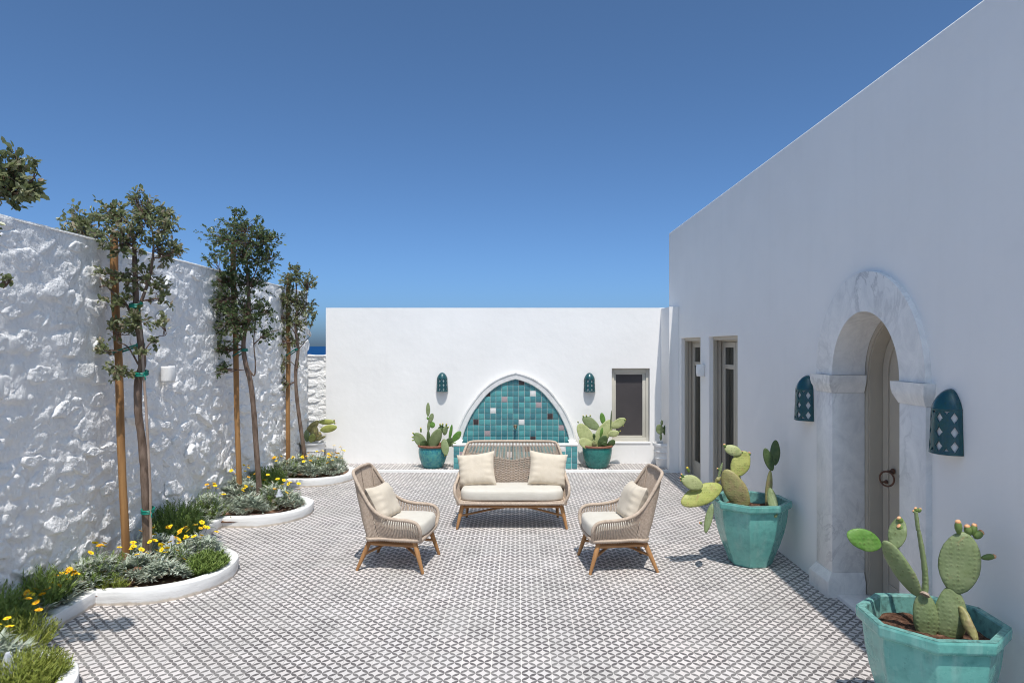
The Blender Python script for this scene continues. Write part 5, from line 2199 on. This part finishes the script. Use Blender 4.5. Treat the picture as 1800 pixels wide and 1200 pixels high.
def plant(kind, label, x, y, rx, ry, h, dens, seed, flowers=(), group=None):
    r = random.Random(seed)
    name = {'silver': 'gazania', 'rosemary': 'rosemary_bush', 'mat': 'ground_cover_plant', 'mix': 'gazania'}[kind]
    cat = {'silver': 'flowering plant', 'mix': 'flowering plant', 'rosemary': 'shrub', 'mat': 'low plant'}[kind]
    t = thing(name, label, cat, (x, y, ground_z(x, y) - .01), group)
    h *= {'rosemary': 1.05, 'mat': 1.5}.get(kind, 1.42)
    rx, ry = rx * 1.0, ry * 1.0
    area = rx * ry / (.28 * .28)
    if kind in ('silver', 'mix'):
        V, F, TI = blade_clump(r, rx, ry, h, int(1350 * dens * area), .105, .0115)
        mt = 'silver'
    elif kind == 'rosemary':
        V, F, TI = needle_bush(r, rx, ry, h, int(430 * dens * area), 24, .040, 1.0)
        mt = 'rosemary'
    else:
        V, F, TI = needle_bush(r, rx, ry, h, int(420 * dens * area), 15, .030, .75)
        mt = 'mat_green'
    mb = MB()
    mb.v, mb.f, mb.m, mb.t = [tuple(p) for p in V], F, [0] * len(F), TI
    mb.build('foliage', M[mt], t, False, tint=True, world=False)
    if kind == 'mix':
        V, F, TI = needle_bush(r, rx * .9, ry * .9, h * .95, int(150 * area), 20, .036, 1.0)
        mb = MB()
        mb.v, mb.f, mb.m, mb.t = [tuple(p) for p in V], F, [0] * len(F), TI
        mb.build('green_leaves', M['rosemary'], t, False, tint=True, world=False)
    for (fx, fy, fz, kd) in flowers:
        add_flower(t, (fx * rx, fy * ry, h * fz * .9 + .075), r, kd)
    return t


def fl(seed, n, kinds=('yellow',)):
    r = random.Random(seed * 7 + 1)
    out = []
    for _ in range(n):
        a, q = r.uniform(0, 6.283), math.sqrt(r.random()) * .85
        out.append((q * math.cos(a), q * math.sin(a), 1.0 - .55 * q * q + r.uniform(0, .15), r.choice(kinds)))
    return out


GZ_ = 'gazanias in the scalloped beds'
RB_ = 'rosemary bushes along the stone wall'
MC_ = 'low green ground cover plants'
YO = ('yellow', 'orange')
# kind, label, x, y, rx, ry, h, density, flowers, flower kinds
PLANTS = [
    # nearest scallop (bottom corner of the picture)
    ('mat', 'yellow-green mossy mat bulging over the nearest kerb curve', -2.99, 4.06, .235, .36, .15, 1.6, 0, YO, MC_),
    ('mat', 'yellow-green mat at the very corner of the picture', -3.18, 3.66, .32, .28, .12, 1.4, 0, YO, MC_),
    ('silver', 'silvery gazania with big yellow flowers beside the pale stone', -3.30, 4.28, .24, .22, .19, 1.1, 6, ('yellow',), GZ_),
    ('mat', 'green cushion plant behind the nearest kerb curve', -3.42, 4.62, .24, .2, .18, 1.4, 2, ('orange',), MC_),
    ('rosemary', 'dark rosemary bush tallest at the picture edge', -3.70, 4.75, .22, .30, .38, 1.0, 0, YO, RB_),
    ('rosemary', 'dark rosemary bush just outside the picture edge against the wall', -3.70, 4.20, .2, .26, .36, .8, 0, YO, RB_),
    # straight run before the big scallop
    ('silver', 'shaded gazania with orange flowers along the straight kerb', -3.62, 5.08, .10, .2, .12, .9, 7, ('orange', 'yellow'), GZ_),
    ('rosemary', 'bright green rosemary bush against the sunlit foot of the stone wall', -3.72, 5.30, .14, .30, .33, 1.4, 0, YO, RB_),
    ('silver', 'gazania with orange and yellow flowers at the kerb corner', -3.615, 5.44, .11, .17, .13, 1.0, 8, ('orange', 'yellow', 'orange'), GZ_),
    # big scallop
    ('mix', 'gazania mixed with green stems beside the wall of the largest bed', -3.62, 5.86, .22, .26, .22, 1.0, 5, YO, GZ_),
    ('silver', 'broad silvery gazania in the middle of the largest bed', -3.32, 6.02, .25, .22, .19, 1.25, 10, ('yellow',), GZ_),
    ('silver', 'broad silvery gazania at the front of the largest bed', -3.06, 5.93, .20, .15, .16, 1.3, 3, ('yellow',), GZ_),
    ('mat', 'small feathery green plant on bare soil near the kerb corner', -3.40, 5.74, .10, .08, .09, 1.2, 0, YO, MC_),
    ('rosemary', 'fresh green grassy plant at the rounded end of the largest bed', -2.84, 6.22, .17, .24, .18, 1.3, 0, YO, RB_),
    ('silver', 'silvery gazania with many yellow flowers beyond the tallest trunk', -3.05, 6.52, .25, .24, .20, 1.2, 14, ('yellow', 'yellow', 'orange'), GZ_),
    ('mix', 'gazania with green stems between stake and rounded end', -3.12, 6.20, .20, .18, .19, 1.0, 5, ('yellow',), GZ_),
    ('silver', 'shaded gazania behind the tallest trunk', -3.50, 6.58, .26, .26, .18, 1.0, 4, YO, GZ_),
    ('rosemary', 'large dark rosemary bush between the two nearer trees', -3.62, 7.18, .22, .34, .42, 1.1, 0, YO, RB_),
    ('silver', 'small gazania under the dark rosemary bush', -3.56, 7.62, .12, .18, .14, 1.0, 0, YO, GZ_),
    # second scallop
    ('mix', 'olive green gazania with few flowers at the second kerb corner', -3.66, 8.05, .2, .26, .26, 1.0, 6, YO, GZ_),
    ('silver', 'rounded pale silver gazania below the middle stake', -3.28, 8.32, .27, .17, .20, 1.5, 3, ('yellow',), GZ_),
    ('mix', 'dark green gazania at the foot of the middle trunk', -3.12, 8.72, .24, .24, .24, 1.1, 4, ('yellow',), GZ_),
    ('silver', 'silvery gazania at the rounded end of the second bed', -2.90, 8.62, .19, .22, .20, 1.3, 7, YO, GZ_),
    ('silver', 'shaded grey gazania against the wall behind the middle tree', -3.60, 8.85, .26, .34, .30, 1.2, 5, YO, GZ_),
    ('rosemary', 'bright green rosemary bush between the two farther trees', -3.60, 9.75, .2, .34, .32, 1.2, 0, YO, RB_),
    ('silver', 'gazania at the foot of the wall beyond the middle tree', -3.70, 9.25, .16, .24, .28, 1.0, 2, YO, GZ_),
    # far scallop
    ('mix', 'gazania with yellow flowers at the foot of the far stake', -3.62, 10.60, .22, .26, .24, 1.0, 8, YO, GZ_),
    ('silver', 'silvery gazania at the front of the far bed', -3.30, 10.66, .24, .2, .20, 1.2, 5, YO, GZ_),
    ('silver', 'silvery gazania with yellow flowers at the rounded end of the far bed', -2.95, 10.78, .2, .24, .22, 1.3, 10, YO, GZ_),
    ('mix', 'green gazania in the middle of the far bed', -3.25, 11.05, .24, .22, .24, 1.1, 5, YO, GZ_),
    ('silver', 'gazania at the back of the far bed before the white bucket pot', -3.55, 11.22, .22, .22, .22, 1.1, 3, YO, GZ_),
    ('silver', 'gazania at the back of the far bed beside the raised strip', -2.98, 11.18, .2, .2, .25, 1.2, 5, ('yellow',), GZ_),
]
for i, (kd, lb, x, y, rx, ry, h, de, nf, kinds, g) in enumerate(PLANTS):
    plant(kd, lb, x, y, rx, ry, h, de, 100 + i, fl(200 + i, int(nf * 1.5), kinds), g)

# small things in the beds
def wedge(label, c, s, seed):
    r = random.Random(seed)
    bm = bmesh.new()
    bmesh.ops.create_cone(bm, cap_ends=True, segments=5, radius1=.06 * s, radius2=.018 * s, depth=.11 * s)
    for v in bm.verts:
        v.co += rvec(r) * .012 * s
    bmesh.ops.bevel(bm, geom=list(bm.edges), offset=.006, segments=2, affect='EDGES')
    mb = MB()
    mb.bm(bm)
    o = mb.build('pale_stone', M['spot_stone'], None, True, 40)
    o.location = c
    return tag(o, label, 'stone', 'pale wedge-shaped stones in the beds')


wedge('pale grey wedge-shaped stone among the nearest gazanias', at(14, 1166, 4.12), 1.25, 1)
wedge('pale grey wedge-shaped stone among flowers of the largest bed', at(303, 948, 6.42), .75, 2)
wedge('pale grey wedge-shaped stone at the rounded end of the second bed', at(491, 866, 8.55), .9, 3)
mb = MB()
hose = [at(425, 897, 8.20), at(445, 902, 8.17), at(468, 903, 8.18), at(487, 899, 8.27), at(498, 893, 8.42)]
hose = smooth_path([(p.x, p.y, .115) for p in hose], 6)
mb.tube(hose, .011, 8)
tag(mb.build('drip_hose', M['pipe'], None, True, 180), 'brown drip hose lying along the inside of the second kerb curve', 'hose')

# dead leaves lying on the soil
mb = MB()
r = random.Random(77)
V, F, TI = [], [], []
for _ in range(700):
    y = r.uniform(4.2, 11.3)
    x = r.uniform(-3.75, kerb_x(y) - .13)
    leaf_quads(V, F, TI, Vector((x, y, .10 + r.uniform(0, .02))), rvec(r) * Vector((1, 1, .2)), Vector((0, 0, 1)) + rvec(r) * .5, r.uniform(.02, .045), r.uniform(.012, .022), r.uniform(.8, 1), .2)
mb.v, mb.f, mb.m, mb.t = [tuple(p) for p in V], F, [0] * len(F), TI
tag(mb.build('leaf_litter', M['leaf'], None, False, tint=True), None, None, None, 'stuff')
